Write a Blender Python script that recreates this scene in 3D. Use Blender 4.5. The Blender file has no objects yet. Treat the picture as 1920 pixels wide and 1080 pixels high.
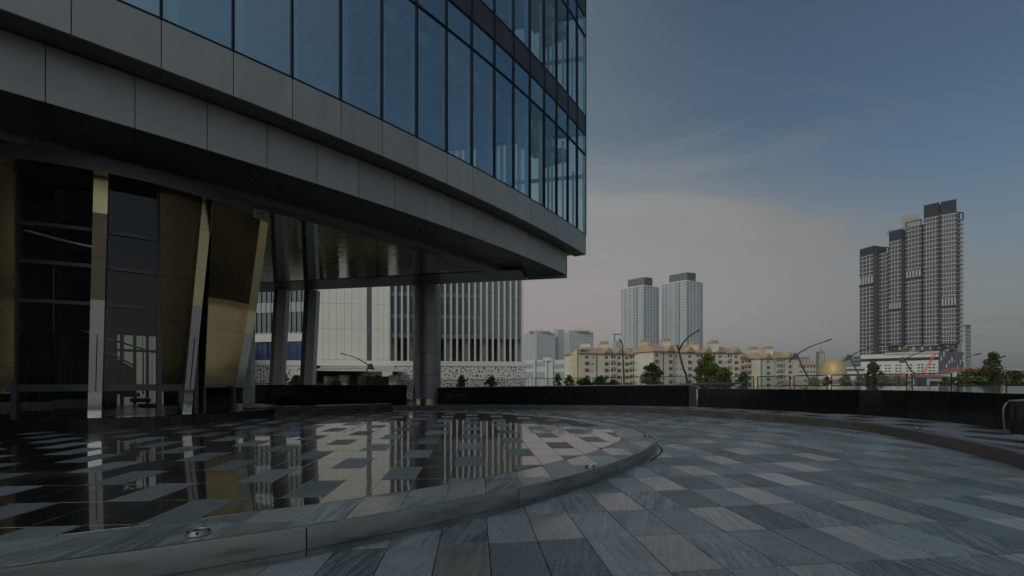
import bpy, math, random
from mathutils import Vector, Matrix
random.seed(7)
rad = math.radians
scene = bpy.context.scene
COL = scene.collection

# ---------------------------------------------------------------- camera, sky, sun, exposure
F, EYE, HOR = 830.0, 1.25, 716.0            # focal length in photo pixels, eye height, horizon row
cam = bpy.data.cameras.new('camera'); cam_o = bpy.data.objects.new('camera', cam); COL.objects.link(cam_o)
cam.sensor_width = 36; cam.lens = 36 * F / 1920; cam.shift_y = (HOR - 540) / 1920
cam.clip_start = 0.05; cam.clip_end = 20000
cam_o.location = (0, 0, EYE); cam_o.rotation_euler = (rad(90), 0, 0)
scene.camera = cam_o
scene.render.engine = 'CYCLES'
scene.cycles.max_bounces = 8; scene.cycles.glossy_bounces = 5; scene.cycles.transparent_max_bounces = 14
scene.cycles.volume_bounces = 0; scene.cycles.caustics_reflective = False; scene.cycles.caustics_refractive = False
scene.cycles.use_denoising = True
scene.view_settings.view_transform = 'Standard'; scene.view_settings.look = 'None'
scene.view_settings.gamma = 1.0; scene.view_settings.exposure = EXPOSURE = -0.56

SUN_AZ, SUN_EL = -142.0, 30.0                # degrees, azimuth measured from +Y towards +X
world = bpy.data.worlds.new('World'); scene.world = world; world.use_nodes = True
def build_sky():
    nt = world.node_tree; N = nt.nodes; L = nt.links
    for n in list(N): N.remove(n)
    out = N.new('ShaderNodeOutputWorld'); bg = N.new('ShaderNodeBackground'); bg.inputs[1].default_value = 0.08
    L.new(bg.outputs[0], out.inputs[0])
    sky = N.new('ShaderNodeTexSky'); sky.sky_type = 'NISHITA'; sky.sun_disc = False
    sky.sun_elevation = rad(SUN_EL); sky.sun_rotation = rad(SUN_AZ)
    sky.altitude = 60; sky.air_density = 1.0; sky.dust_density = 1.0; sky.ozone_density = 1.2
    tc = N.new('ShaderNodeTexCoord')
    def math_(op, a, b=None, c=None, clamp=False):
        m = N.new('ShaderNodeMath'); m.operation = op; m.use_clamp = clamp
        for i, v in enumerate((a, b, c)):
            if v is None: continue
            if isinstance(v, (int, float)): m.inputs[i].default_value = v
            else: L.new(v, m.inputs[i])
        return m.outputs[0]
    def vdot(v):
        n = N.new('ShaderNodeVectorMath'); n.operation = 'DOT_PRODUCT'
        L.new(tc.outputs['Generated'], n.inputs[0]); n.inputs[1].default_value = v
        return n.outputs['Value']
    def ramp(x, lo, hi, a=0.0, b=1.0):
        m = N.new('ShaderNodeMapRange'); m.interpolation_type = 'SMOOTHSTEP'
        L.new(x, m.inputs[0]); m.inputs[1].default_value = lo; m.inputs[2].default_value = hi
        m.inputs[3].default_value = a; m.inputs[4].default_value = b
        return m.outputs[0]
    sep = N.new('ShaderNodeSeparateXYZ'); L.new(tc.outputs['Generated'], sep.inputs[0])
    zc = math_('MAXIMUM', sep.outputs[2], 0.02)
    # cirrus sheet: project the direction onto a high plane and stretch noise across it
    px = math_('DIVIDE', sep.outputs[0], math_('ADD', zc, 0.12)); py = math_('DIVIDE', sep.outputs[1], math_('ADD', zc, 0.12))
    cv = N.new('ShaderNodeCombineXYZ'); L.new(px, cv.inputs[0]); L.new(py, cv.inputs[1])
    mp = N.new('ShaderNodeMapping'); mp.inputs['Rotation'].default_value = (0, 0, rad(35)); mp.inputs['Scale'].default_value = (0.42, 1.5, 1)
    L.new(cv.outputs[0], mp.inputs[0])
    n1 = N.new('ShaderNodeTexNoise'); n1.inputs['Scale'].default_value = 1.3; n1.inputs['Detail'].default_value = 7; n1.inputs['Roughness'].default_value = 0.6; n1.inputs['Distortion'].default_value = 0.5
    L.new(mp.outputs[0], n1.inputs['Vector'])
    streak = ramp(n1.outputs[0], 0.51, 0.67)
    # warm veil low in the sky, thickest towards the sun's half
    az = vdot((-0.86, 0.50, 0.0))
    side = ramp(az, -0.42, 0.42)
    low = ramp(sep.outputs[2], 0.62, 0.02)
    n2 = N.new('ShaderNodeTexNoise'); n2.inputs['Scale'].default_value = 0.8; n2.inputs['Detail'].default_value = 5
    L.new(mp.outputs[0], n2.inputs['Vector'])
    edge = math_('ADD', low, math_('MULTIPLY', math_('SUBTRACT', n2.outputs[0], 0.5), 0.75))
    veil = ramp(math_('ADD', edge, math_('MULTIPLY', side, 0.70)), 0.36, 1.16)
    fac = math_('ADD', math_('MULTIPLY', veil, 0.88), math_('MULTIPLY', streak, math_('ADD', 0.22, math_('MULTIPLY', side, 0.20))), clamp=True)
    # contrail: a short thin line beside one great circle
    a = Vector(((1328 - 960) / F, 1, (HOR - 257) / F)).normalized(); b = Vector(((1440 - 960) / F, 1, (HOR - 202) / F)).normalized()
    nn = a.cross(b).normalized(); tt = (b - a).normalized(); t0, t1 = a.dot(tt), b.dot(tt)
    line = math_('MULTIPLY', ramp(math_('ABSOLUTE', vdot(tuple(nn))), 0.0016, 0.0005),
                 math_('MULTIPLY', ramp(vdot(tuple(tt)), t0 - 0.002, t0 + 0.004), ramp(vdot(tuple(tt)), t1, t0 + 0.02)))
    line = math_('MULTIPLY', line, ramp(sep.outputs[1], 0.0, 0.1))
    fac = math_('MAXIMUM', fac, math_('MULTIPLY', line, 0.6))
    warm = N.new('ShaderNodeMix'); warm.data_type = 'RGBA'
    L.new(low, warm.inputs[0]); warm.inputs[6].default_value = (4.1, 4.9, 5.1, 1)
    wl = N.new('ShaderNodeMix'); wl.data_type = 'RGBA'; L.new(side, wl.inputs[0]); wl.inputs[6].default_value = (8.7, 8.5, 7.8, 1); wl.inputs[7].default_value = (7.5, 6.45, 5.95, 1)
    L.new(wl.outputs[2], warm.inputs[7])
    bright = N.new('ShaderNodeMix'); bright.data_type = 'RGBA'; bright.blend_type = 'MULTIPLY'; bright.inputs[0].default_value = 1
    L.new(warm.outputs[2], bright.inputs[6])
    sc = N.new('ShaderNodeCombineColor'); v = math_('ADD', 0.50, math_('MULTIPLY', side, 0.50))
    for i in range(3): L.new(v, sc.inputs[i])
    L.new(sc.outputs[0], bright.inputs[7])
    mix = N.new('ShaderNodeMix'); mix.data_type = 'RGBA'
    tn = N.new('ShaderNodeMix'); tn.data_type = 'RGBA'; tn.blend_type = 'MULTIPLY'; tn.inputs[0].default_value = 1; L.new(sky.outputs[0], tn.inputs[6]); tn.inputs[7].default_value = (0.88, 1.0, 0.98, 1)
    L.new(fac, mix.inputs[0]); L.new(tn.outputs[2], mix.inputs[6]); L.new(bright.outputs[2], mix.inputs[7])
    # the sun itself is veiled: a broad bright aureole in the thin cloud round it
    sd = Vector((math.sin(rad(SUN_AZ)) * math.cos(rad(SUN_EL)), math.cos(rad(SUN_AZ)) * math.cos(rad(SUN_EL)), math.sin(rad(SUN_EL))))
    glow = math_('POWER', math_('MULTIPLY', math_('ADD', vdot(tuple(sd)), 1.0), 0.5), 5.0)
    gc = N.new('ShaderNodeMix'); gc.data_type = 'RGBA'; L.new(glow, gc.inputs[0]); gc.inputs[6].default_value = (0, 0, 0, 1); gc.inputs[7].default_value = (GLOW * 0.95, GLOW * 0.98, GLOW * 0.96, 1)
    ad = N.new('ShaderNodeMix'); ad.data_type = 'RGBA'; ad.blend_type = 'ADD'; ad.inputs[0].default_value = 1
    L.new(mix.outputs[2], ad.inputs[6]); L.new(gc.outputs[2], ad.inputs[7]); L.new(ad.outputs[2], bg.inputs[0])
GLOW = 13.0
build_sky()
sun = bpy.data.lights.new('sun', 'SUN'); sun.energy = 1.5; sun.angle = rad(14); sun.color = (1.0, 0.88, 0.74)
sun_o = bpy.data.objects.new('sun', sun); COL.objects.link(sun_o); sun_o.location = (-60, 8, 60)
_d = Vector((math.sin(rad(SUN_AZ)) * math.cos(rad(SUN_EL)), math.cos(rad(SUN_AZ)) * math.cos(rad(SUN_EL)), math.sin(rad(SUN_EL))))
sun_o.rotation_euler = _d.to_track_quat('Z', 'Y').to_euler()

# ---------------------------------------------------------------- helpers
SLOPE = 0.0164                               # the paving falls 1.6 % towards the left for drainage
def gz(x): return SLOPE * x
def G(px, py, z=0.0):                        # plan position of a photo point on the sloping paving (z above it)
    Y = F * (EYE - z) / (py - HOR + SLOPE * (px - 905)); return Vector(((px - 960) / F * Y, Y))
def W(px, py, Y): return Vector(((px - 960) / F * Y, Y, EYE + (HOR - py) / F * Y))
def X_(px, Y): return (px - 960) / F * Y
def Z_(py, Y): return EYE + (HOR - py) / F * Y

ORG = {}
class MB:
    def __init__(s): s.v = []; s.f = []
    def add(s, vs, fs):
        n = len(s.v); s.v += [tuple(v) for v in vs]; s.f += [tuple(i + n for i in f) for f in fs]; return s
    def box(s, c, size, rz=0.0, rx=0.0, ry=0.0):
        hx, hy, hz = size[0] / 2, size[1] / 2, size[2] / 2
        M = Matrix.Translation(Vector(c)) @ Matrix.Rotation(rz, 4, 'Z') @ Matrix.Rotation(ry, 4, 'Y') @ Matrix.Rotation(rx, 4, 'X')
        vs = [M @ Vector((x * hx, y * hy, z * hz)) for z in (-1, 1) for x, y in ((-1, -1), (1, -1), (1, 1), (-1, 1))]
        return s.add(vs, [(3, 2, 1, 0), (4, 5, 6, 7), (0, 1, 5, 4), (1, 2, 6, 5), (2, 3, 7, 6), (3, 0, 4, 7)])
    def hexa(s, b, t):                        # four bottom corners, four top corners
        return s.add(list(b) + list(t), [(3, 2, 1, 0), (4, 5, 6, 7), (0, 1, 5, 4), (1, 2, 6, 5), (2, 3, 7, 6), (3, 0, 4, 7)])
    def prism(s, poly, z0, z1):               # plan polygon (ccw) extruded
        n = len(poly); g0 = (lambda p: z0(p)) if callable(z0) else (lambda p: z0); g1 = (lambda p: z1(p)) if callable(z1) else (lambda p: z1)
        vs = [(p[0], p[1], g0(p)) for p in poly] + [(p[0], p[1], g1(p)) for p in poly]
        return s.add(vs, [tuple(range(n - 1, -1, -1)), tuple(range(n, 2 * n))] + [(i, (i + 1) % n, n + (i + 1) % n, n + i) for i in range(n)])
    def slab(s, poly, z0, z1, bev=0.003):     # paving piece with a chamfered upper edge; poly ccw convex
        n = len(poly); cx = sum(p[0] for p in poly) / n; cy = sum(p[1] for p in poly) / n
        def ins(p):
            d = math.hypot(p[0] - cx, p[1] - cy) or 1; k = max(0, 1 - 1.6 * bev / d); return (cx + (p[0] - cx) * k, cy + (p[1] - cy) * k)
        fz0 = (lambda p: z0(p)) if callable(z0) else (lambda p: z0); fz1 = (lambda p: z1(p)) if callable(z1) else (lambda p: z1)
        q = [ins(p) for p in poly]
        vs = [(p[0], p[1], fz0(p)) for p in poly] + [(p[0], p[1], fz1(p) - bev) for p in poly] + [(p[0], p[1], fz1(p)) for p in q]
        fs = [tuple(range(2 * n, 3 * n))]
        for k in (0, n): fs += [(k + i, k + (i + 1) % n, k + n + (i + 1) % n, k + n + i) for i in range(n)]
        return s.add(vs, fs)
    def tube(s, pts, r, n=8, r1=None, cap=True):
        pts = [Vector(p) for p in pts]; m = len(pts); base = len(s.v); up = Vector((0, 0, 1)); vs = []
        for i, p in enumerate(pts):
            d = (pts[min(i + 1, m - 1)] - pts[max(i - 1, 0)]).normalized()
            a = d.cross(up if abs(d.z) < 0.95 else Vector((1, 0, 0))).normalized(); b = a.cross(d)
            rr = r if r1 is None else r + (r1 - r) * i / (m - 1)
            vs += [p + (a * math.cos(2 * math.pi * k / n) + b * math.sin(2 * math.pi * k / n)) * rr for k in range(n)]
        fs = [(i * n + k, (i + 1) * n + k, (i + 1) * n + (k + 1) % n, i * n + (k + 1) % n) for i in range(m - 1) for k in range(n)]
        if cap: fs += [tuple(range(n)), tuple(range((m - 1) * n + n - 1, (m - 1) * n - 1, -1))]
        return s.add(vs, fs)
    def lathe(s, c, prof, n=24, a0=0.0, a1=2 * math.pi):
        full = abs(a1 - a0 - 2 * math.pi) < 1e-6; m = len(prof); k = n if full else n + 1
        vs = [(c[0] + r * math.cos(a0 + (a1 - a0) * j / n), c[1] + r * math.sin(a0 + (a1 - a0) * j / n), z) for r, z in prof for j in range(k)]
        fs = [(i * k + j, i * k + (j + 1) % k, (i + 1) * k + (j + 1) % k, (i + 1) * k + j) for i in range(m - 1) for j in range(n)]
        return s.add(vs, fs)
    def grid(s, P, nu, nv):                   # P(u, v) for u, v in 0..1
        vs = [P(i / nu, j / nv) for j in range(nv + 1) for i in range(nu + 1)]
        return s.add(vs, [(j * (nu + 1) + i, j * (nu + 1) + i + 1, (j + 1) * (nu + 1) + i + 1, (j + 1) * (nu + 1) + i) for j in range(nv) for i in range(nu)])
    def mesh(s, name, mat, o=Vector((0, 0, 0)), smooth=False):
        me = bpy.data.meshes.new(name); me.from_pydata([(v[0] - o[0], v[1] - o[1], v[2] - o[2]) for v in s.v], [], s.f)
        me.materials.append(mat); me.validate()
        if smooth:
            for p in me.polygons: p.use_smooth = True
            try: me.set_sharp_from_angle(angle=rad(smooth if smooth is not True else 40))
            except Exception: pass
        me.update(); return me
    def build(s, name, mat, parent=None, smooth=False, label=None, kind=None, loc=None):
        if parent is not None: o = ORG[parent.name]
        else: o = Vector(loc) if loc is not None else Vector((0, 0, 0))
        ob = bpy.data.objects.new(name, s.mesh(name, mat, o, smooth)); COL.objects.link(ob)
        if parent is not None: ob.parent = parent
        else: ob.location = o
        ORG[ob.name] = o
        if label: ob['label'] = label
        if kind: ob['kind'] = kind
        return ob
def tag(o, label=None, cat=None, group=None, kind=None):
    for k, v in (('label', label), ('category', cat), ('group', group), ('kind', kind)):
        if v: o[k] = v
    return o
def empty(name, loc, label=None, cat=None, group=None, kind=None):
    o = bpy.data.objects.new(name, None); COL.objects.link(o); o.location = loc; o.empty_display_size = 0.2
    ORG[o.name] = Vector(loc); return tag(o, label, cat, group, kind)
def copy_tree(src, loc, label=None, parent=None):
    c = src.copy(); COL.objects.link(c); c.parent = parent; ORG[c.name] = Vector(loc)
    if parent is None: c.location = loc
    for ch in src.children: copy_tree(ch, loc, None, c)
    if label: c['label'] = label
    return c
def spline(pts, n=8):                        # Catmull-Rom through plan points
    out = []; P = [Vector(p) for p in pts]; P = [2 * P[0] - P[1]] + P + [2 * P[-1] - P[-2]]
    for i in range(1, len(P) - 2):
        for k in range(n):
            t = k / n; a, b, c, d = P[i - 1:i + 3]
            out.append(0.5 * ((2 * b) + (c - a) * t + (2 * a - 5 * b + 4 * c - d) * t * t + (3 * b - a - 3 * c + d) * t ** 3))
    out.append(P[-2]); return out
def resample(pl, n):
    d = [0]
    for a, b in zip(pl, pl[1:]): d.append(d[-1] + (b - a).length)
    res = []; j = 0
    for k in range(n + 1):
        t = d[-1] * k / n
        while j < len(pl) - 2 and d[j + 1] < t: j += 1
        seg = d[j + 1] - d[j] or 1; res.append(pl[j].lerp(pl[j + 1], (t - d[j]) / seg))
    return res
def offset(pl, dist):                        # plan polyline moved to its left by dist
    out = []
    for i in range(len(pl)):
        d = (pl[min(i + 1, len(pl) - 1)] - pl[max(i - 1, 0)]).normalized(); out.append(Vector((pl[i].x - d.y * dist, pl[i].y + d.x * dist)))
    return out
def clip_convex(poly, region):               # Sutherland-Hodgman, both ccw
    out = list(poly)
    for i in range(len(region)):
        a, b = region[i], region[(i + 1) % len(region)]; inp, out = out, []
        if not inp: return []
        ins = lambda p: (b[0] - a[0]) * (p[1] - a[1]) - (b[1] - a[1]) * (p[0] - a[0]) >= -1e-9
        for j in range(len(inp)):
            p, q = inp[j], inp[(j + 1) % len(inp)]; ip, iq = ins(p), ins(q)
            if ip: out.append(p)
            if ip != iq:
                d1 = (b[0] - a[0]) * (p[1] - a[1]) - (b[1] - a[1]) * (p[0] - a[0]); d2 = (b[0] - a[0]) * (q[1] - a[1]) - (b[1] - a[1]) * (q[0] - a[0])
                t = d1 / (d1 - d2); out.append((p[0] + (q[0] - p[0]) * t, p[1] + (q[1] - p[1]) * t))
    return out
def area(poly): return 0.5 * sum(poly[i][0] * poly[(i + 1) % len(poly)][1] - poly[(i + 1) % len(poly)][0] * poly[i][1] for i in range(len(poly)))

# ---------------------------------------------------------------- materials
def new_mat(name):
    m = bpy.data.materials.new(name); m.use_nodes = True; nt = m.node_tree
    return m, nt.nodes, nt.links, nt.nodes['Principled BSDF']
def mat(name, col, rough=0.6, metal=0.0, var=0.12, scale=3.0, bump=0.0, bscale=40.0, rvar=0.1, spec=0.5, coat=0.0, stretch=None, ior=None, ovar=0.0):
    m, N, L, B = new_mat(name)
    tc = N.new('ShaderNodeTexCoord'); mp = N.new('ShaderNodeMapping'); L.new(tc.outputs['Object'], mp.inputs[0])
    oi = N.new('ShaderNodeObjectInfo'); 
    if stretch: mp.inputs['Scale'].default_value = stretch
    add = N.new('ShaderNodeVectorMath'); add.operation = 'ADD'; cmb = N.new('ShaderNodeCombineXYZ'); mul = N.new('ShaderNodeMath'); mul.operation = 'MULTIPLY'; mul.inputs[1].default_value = 37.0
    L.new(oi.outputs['Random'], mul.inputs[0]); L.new(mul.outputs[0], cmb.inputs[0]); L.new(mul.outputs[0], cmb.inputs[2])
    L.new(mp.outputs[0], add.inputs[0]); L.new(cmb.outputs[0], add.inputs[1])
    n = N.new('ShaderNodeTexNoise'); n.inputs['Scale'].default_value = scale; n.inputs['Detail'].default_value = 6; n.inputs['Roughness'].default_value = 0.62
    L.new(add.outputs[0], n.inputs['Vector'])
    mr = N.new('ShaderNodeMapRange'); mr.inputs[1].default_value = 0.3; mr.inputs[2].default_value = 0.7; mr.inputs[3].default_value = 1 - var; mr.inputs[4].default_value = 1 + var
    L.new(n.outputs[0], mr.inputs[0])
    mo = N.new('ShaderNodeMapRange'); mo.inputs[3].default_value = 1 - ovar; mo.inputs[4].default_value = 1 + ovar; L.new(oi.outputs['Random'], mo.inputs[0])
    mm = N.new('ShaderNodeMath'); mm.operation = 'MULTIPLY'; L.new(mr.outputs[0], mm.inputs[0]); L.new(mo.outputs[0], mm.inputs[1])
    mx = N.new('ShaderNodeMix'); mx.data_type = 'RGBA'; mx.blend_type = 'MULTIPLY'; mx.inputs[0].default_value = 1; mx.inputs[6].default_value = (*col, 1)
    cc = N.new('ShaderNodeCombineColor')
    for i in range(3): L.new(mm.outputs[0], cc.inputs[i])
    L.new(cc.outputs[0], mx.inputs[7]); L.new(mx.outputs[2], B.inputs['Base Color'])
    r2 = N.new('ShaderNodeMapRange'); r2.inputs[1].default_value = 0.3; r2.inputs[2].default_value = 0.7; r2.inputs[3].default_value = max(0.02, rough - rvar * rough * 2); r2.inputs[4].default_value = min(1, rough + rvar * rough * 2)
    L.new(n.outputs[0], r2.inputs[0]); L.new(r2.outputs[0], B.inputs['Roughness'])
    B.inputs['Metallic'].default_value = metal; B.inputs['Specular IOR Level'].default_value = spec; B.inputs['Coat Weight'].default_value = coat
    if ior: B.inputs['IOR'].default_value = ior
    if bump:
        b = N.new('ShaderNodeTexNoise'); b.inputs['Scale'].default_value = bscale; b.inputs['Detail'].default_value = 3; L.new(add.outputs[0], b.inputs['Vector'])
        bp = N.new('ShaderNodeBump'); bp.inputs['Strength'].default_value = bump; bp.inputs['Distance'].default_value = 0.01; L.new(b.outputs[0], bp.inputs['Height']); L.new(bp.outputs[0], B.inputs['Normal'])
    return m
def stone_mat(name, dark, light, rough, mirror=False, streak=1.0, speck=0.5, bump=0.25, tint=0.22, ior=1.5, rotated=0.085):
    """granite slabs: grain, long mineral streaks at an angle that differs from slab to slab, tone that differs from slab to slab"""
    m, N, L, B = new_mat(name)
    tc = N.new('ShaderNodeTexCoord'); oi = N.new('ShaderNodeObjectInfo'); ge = N.new('ShaderNodeNewGeometry')
    rnd = N.new('ShaderNodeMath'); rnd.operation = 'ADD'; L.new(oi.outputs['Random'], rnd.inputs[0]); L.new(ge.outputs['Random Per Island'], rnd.inputs[1])
    fr = N.new('ShaderNodeMath'); fr.operation = 'FRACT'; L.new(rnd.outputs[0], fr.inputs[0])
    wn = N.new('ShaderNodeTexWhiteNoise'); wn.noise_dimensions = '1D'; L.new(fr.outputs[0], wn.inputs['W'])
    sp = N.new('ShaderNodeSeparateColor'); L.new(wn.outputs['Color'], sp.inputs[0])
    ang = N.new('ShaderNodeMapRange'); L.new(sp.outputs[0], ang.inputs[0]); ang.inputs[3].default_value = rotated - 0.22; ang.inputs[4].default_value = rotated + 0.34
    vr = N.new('ShaderNodeVectorRotate'); vr.rotation_type = 'Z_AXIS'; L.new(tc.outputs['Object'], vr.inputs['Vector']); L.new(ang.outputs[0], vr.inputs['Angle'])
    off = N.new('ShaderNodeVectorMath'); off.operation = 'MULTIPLY_ADD'; L.new(wn.outputs['Color'], off.inputs[0]); off.inputs[1].default_value = (50, 50, 50); L.new(vr.outputs[0], off.inputs[2])
    mp = N.new('ShaderNodeMapping'); mp.inputs['Scale'].default_value = (26, 1.7, 1); L.new(off.outputs[0], mp.inputs[0])
    s1 = N.new('ShaderNodeTexNoise'); s1.inputs['Scale'].default_value = 1.0; s1.inputs['Detail'].default_value = 5; s1.inputs['Roughness'].default_value = 0.65; s1.inputs['Distortion'].default_value = 0.7; L.new(mp.outputs[0], s1.inputs['Vector'])
    g1 = N.new('ShaderNodeTexNoise'); g1.inputs['Scale'].default_value = 130; g1.inputs['Detail'].default_value = 3; L.new(off.outputs[0], g1.inputs['Vector'])
    b1 = N.new('ShaderNodeTexNoise'); b1.inputs['Scale'].default_value = 0.9; b1.inputs['Detail'].default_value = 7; b1.inputs['Roughness'].default_value = 0.7; L.new(ge.outputs['Position'], b1.inputs['Vector'])
    def mrange(x, lo, hi, a, b):
        q = N.new('ShaderNodeMapRange'); L.new(x, q.inputs[0])
        for i, v in enumerate((lo, hi, a, b)): q.inputs[i + 1].default_value = v
        return q.outputs[0]
    def mth(op, a, b):
        q = N.new('ShaderNodeMath'); q.operation = op
        for i, v in enumerate((a, b)):
            if isinstance(v, (int, float)): q.inputs[i].default_value = v
            else: L.new(v, q.inputs[i])
        return q.outputs[0]
    amt = mrange(sp.outputs[2], 0.15, 1.0, 0.08 * streak, 1.0 * streak)
    st = mth('MULTIPLY', mrange(s1.outputs[0], 0.38, 0.74, -0.35, 0.75), amt)
    gr = mth('MULTIPLY', mrange(g1.outputs[0], 0.3, 0.7, -0.5, 0.5), speck)
    tn = mrange(sp.outputs[1], 0, 1, -tint, tint); bl = mrange(b1.outputs[0], 0.3, 0.7, -0.2, 0.2)
    tot = mth('ADD', mth('ADD', st, gr), mth('ADD', tn, mth('ADD', bl, 0.42)))
    mx = N.new('ShaderNodeMix'); mx.data_type = 'RGBA'; mx.clamp_factor = True; L.new(tot, mx.inputs[0]); mx.inputs[6].default_value = (*dark, 1); mx.inputs[7].default_value = (*light, 1)
    L.new(mx.outputs[2], B.inputs['Base Color']); L.new(mrange(g1.outputs[0], 0.3, 0.7, max(0.02, rough * 0.85), min(1, rough * 1.15)), B.inputs['Roughness'])
    B.inputs['IOR'].default_value = ior
    if bump:
        bp = N.new('ShaderNodeBump'); bp.inputs['Strength'].default_value = bump; bp.inputs['Distance'].default_value = 0.004; L.new(g1.outputs[0], bp.inputs['Height']); L.new(bp.outputs[0], B.inputs['Normal'])
    return m
def wet_mat():
    """dark polished granite under a still film of water: a near mirror with the faintest swell"""
    m, N, L, B = new_mat('wet_granite')
    tc = N.new('ShaderNodeTexCoord'); ge = N.new('ShaderNodeNewGeometry')
    n = N.new('ShaderNodeTexNoise'); n.inputs['Scale'].default_value = 1.6; n.inputs['Detail'].default_value = 3
    mp = N.new('ShaderNodeMapping'); mp.inputs['Scale'].default_value = (1.0, 0.35, 1); L.new(ge.outputs['Position'], mp.inputs[0]); L.new(mp.outputs[0], n.inputs['Vector'])
    bp = N.new('ShaderNodeBump'); bp.inputs['Strength'].default_value = 0.5; bp.inputs['Distance'].default_value = 0.0045; L.new(n.outputs[0], bp.inputs['Height'])
    gl = N.new('ShaderNodeBsdfGlossy'); gl.inputs['Roughness'].default_value = 0.025; gl.inputs['Color'].default_value = (0.96, 0.95, 0.93, 1); L.new(bp.outputs[0], gl.inputs['Normal'])
    B.inputs['Base Color'].default_value = (0.018, 0.016, 0.014, 1); B.inputs['Roughness'].default_value = 0.3
    fr = N.new('ShaderNodeFresnel'); fr.inputs['IOR'].default_value = 3.4
    mx = N.new('ShaderNodeMixShader'); L.new(fr.outputs[0], mx.inputs[0]); L.new(B.outputs[0], mx.inputs[1]); L.new(gl.outputs[0], mx.inputs[2])
    L.new(mx.outputs[0], N['Material Output'].inputs[0]); return m
def glass_mat(name, tint, ior=1.9, rough=0.01, refl=(1, 1, 1), wav=0.0):
    """thin architectural glass: a Fresnel mirror over a tinted see-through sheet"""
    m, N, L, B = new_mat(name); N.remove(B)
    tr = N.new('ShaderNodeBsdfTransparent'); tr.inputs[0].default_value = (*tint, 1)
    gl = N.new('ShaderNodeBsdfGlossy'); gl.inputs['Roughness'].default_value = rough; gl.inputs['Color'].default_value = (*refl, 1)
    fr = N.new('ShaderNodeFresnel'); fr.inputs['IOR'].default_value = ior
    if wav:
        tc = N.new('ShaderNodeTexCoord'); oi = N.new('ShaderNodeObjectInfo'); n = N.new('ShaderNodeTexNoise'); n.inputs['Scale'].default_value = 0.7; n.inputs['Detail'].default_value = 2
        ad = N.new('ShaderNodeVectorMath'); ad.operation = 'ADD'; L.new(tc.outputs['Object'], ad.inputs[0]); L.new(oi.outputs['Random'], ad.inputs[1]); L.new(ad.outputs[0], n.inputs['Vector'])
        bp = N.new('ShaderNodeBump'); bp.inputs['Strength'].default_value = wav; bp.inputs['Distance'].default_value = 0.02; L.new(n.outputs[0], bp.inputs['Height']); L.new(bp.outputs[0], gl.inputs['Normal'])
    ge = N.new('ShaderNodeNewGeometry'); iv = N.new('ShaderNodeMath'); iv.operation = 'SUBTRACT'; iv.inputs[0].default_value = 1.0; L.new(ge.outputs['Backfacing'], iv.inputs[1])
    ff = N.new('ShaderNodeMath'); ff.operation = 'MULTIPLY'; L.new(fr.outputs[0], ff.inputs[0]); L.new(iv.outputs[0], ff.inputs[1])
    mx = N.new('ShaderNodeMixShader'); L.new(ff.outputs[0], mx.inputs[0]); L.new(tr.outputs[0], mx.inputs[1]); L.new(gl.outputs[0], mx.inputs[2])
    L.new(mx.outputs[0], N['Material Output'].inputs[0]); return m
def ripple_mat():
    """hammered mirror-finish steel sheet of the undercroft ceiling"""
    m, N, L, B = new_mat('rippled_steel')
    ge = N.new('ShaderNodeNewGeometry'); mp = N.new('ShaderNodeMapping'); mp.inputs['Scale'].default_value = (0.9, 3.2, 1); mp.inputs['Rotation'].default_value = (0, 0, rad(-10)); L.new(ge.outputs['Position'], mp.inputs[0])
    n = N.new('ShaderNodeTexNoise'); n.inputs['Scale'].default_value = 1.4; n.inputs['Detail'].default_value = 3; n.inputs['Roughness'].default_value = 0.55; L.new(mp.outputs[0], n.inputs['Vector'])
    bp = N.new('ShaderNodeBump'); bp.inputs['Strength'].default_value = 1.0; bp.inputs['Distance'].default_value = 0.0075; L.new(n.outputs[0], bp.inputs['Height']); L.new(bp.outputs[0], B.inputs['Normal'])
    B.inputs['Base Color'].default_value = (0.52, 0.54, 0.52, 1); B.inputs['Metallic'].default_value = 1; B.inputs['Roughness'].default_value = 0.03
    return m
def leaf_mat(name, a, b):
    m, N, L, B = new_mat(name); ge = N.new('ShaderNodeNewGeometry')
    mx = N.new('ShaderNodeMix'); mx.data_type = 'RGBA'; L.new(ge.outputs['Random Per Island'], mx.inputs[0]); mx.inputs[6].default_value = (*a, 1); mx.inputs[7].default_value = (*b, 1)
    L.new(mx.outputs[2], B.inputs['Base Color']); B.inputs['Roughness'].default_value = 0.55
    tl = N.new('ShaderNodeBsdfTranslucent'); L.new(mx.outputs[2], tl.inputs[0]); ms = N.new('ShaderNodeMixShader'); ms.inputs[0].default_value = 0.35
    L.new(B.outputs[0], ms.inputs[1]); L.new(tl.outputs[0], ms.inputs[2]); L.new(ms.outputs[0], N['Material Output'].inputs[0]); return m
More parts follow.
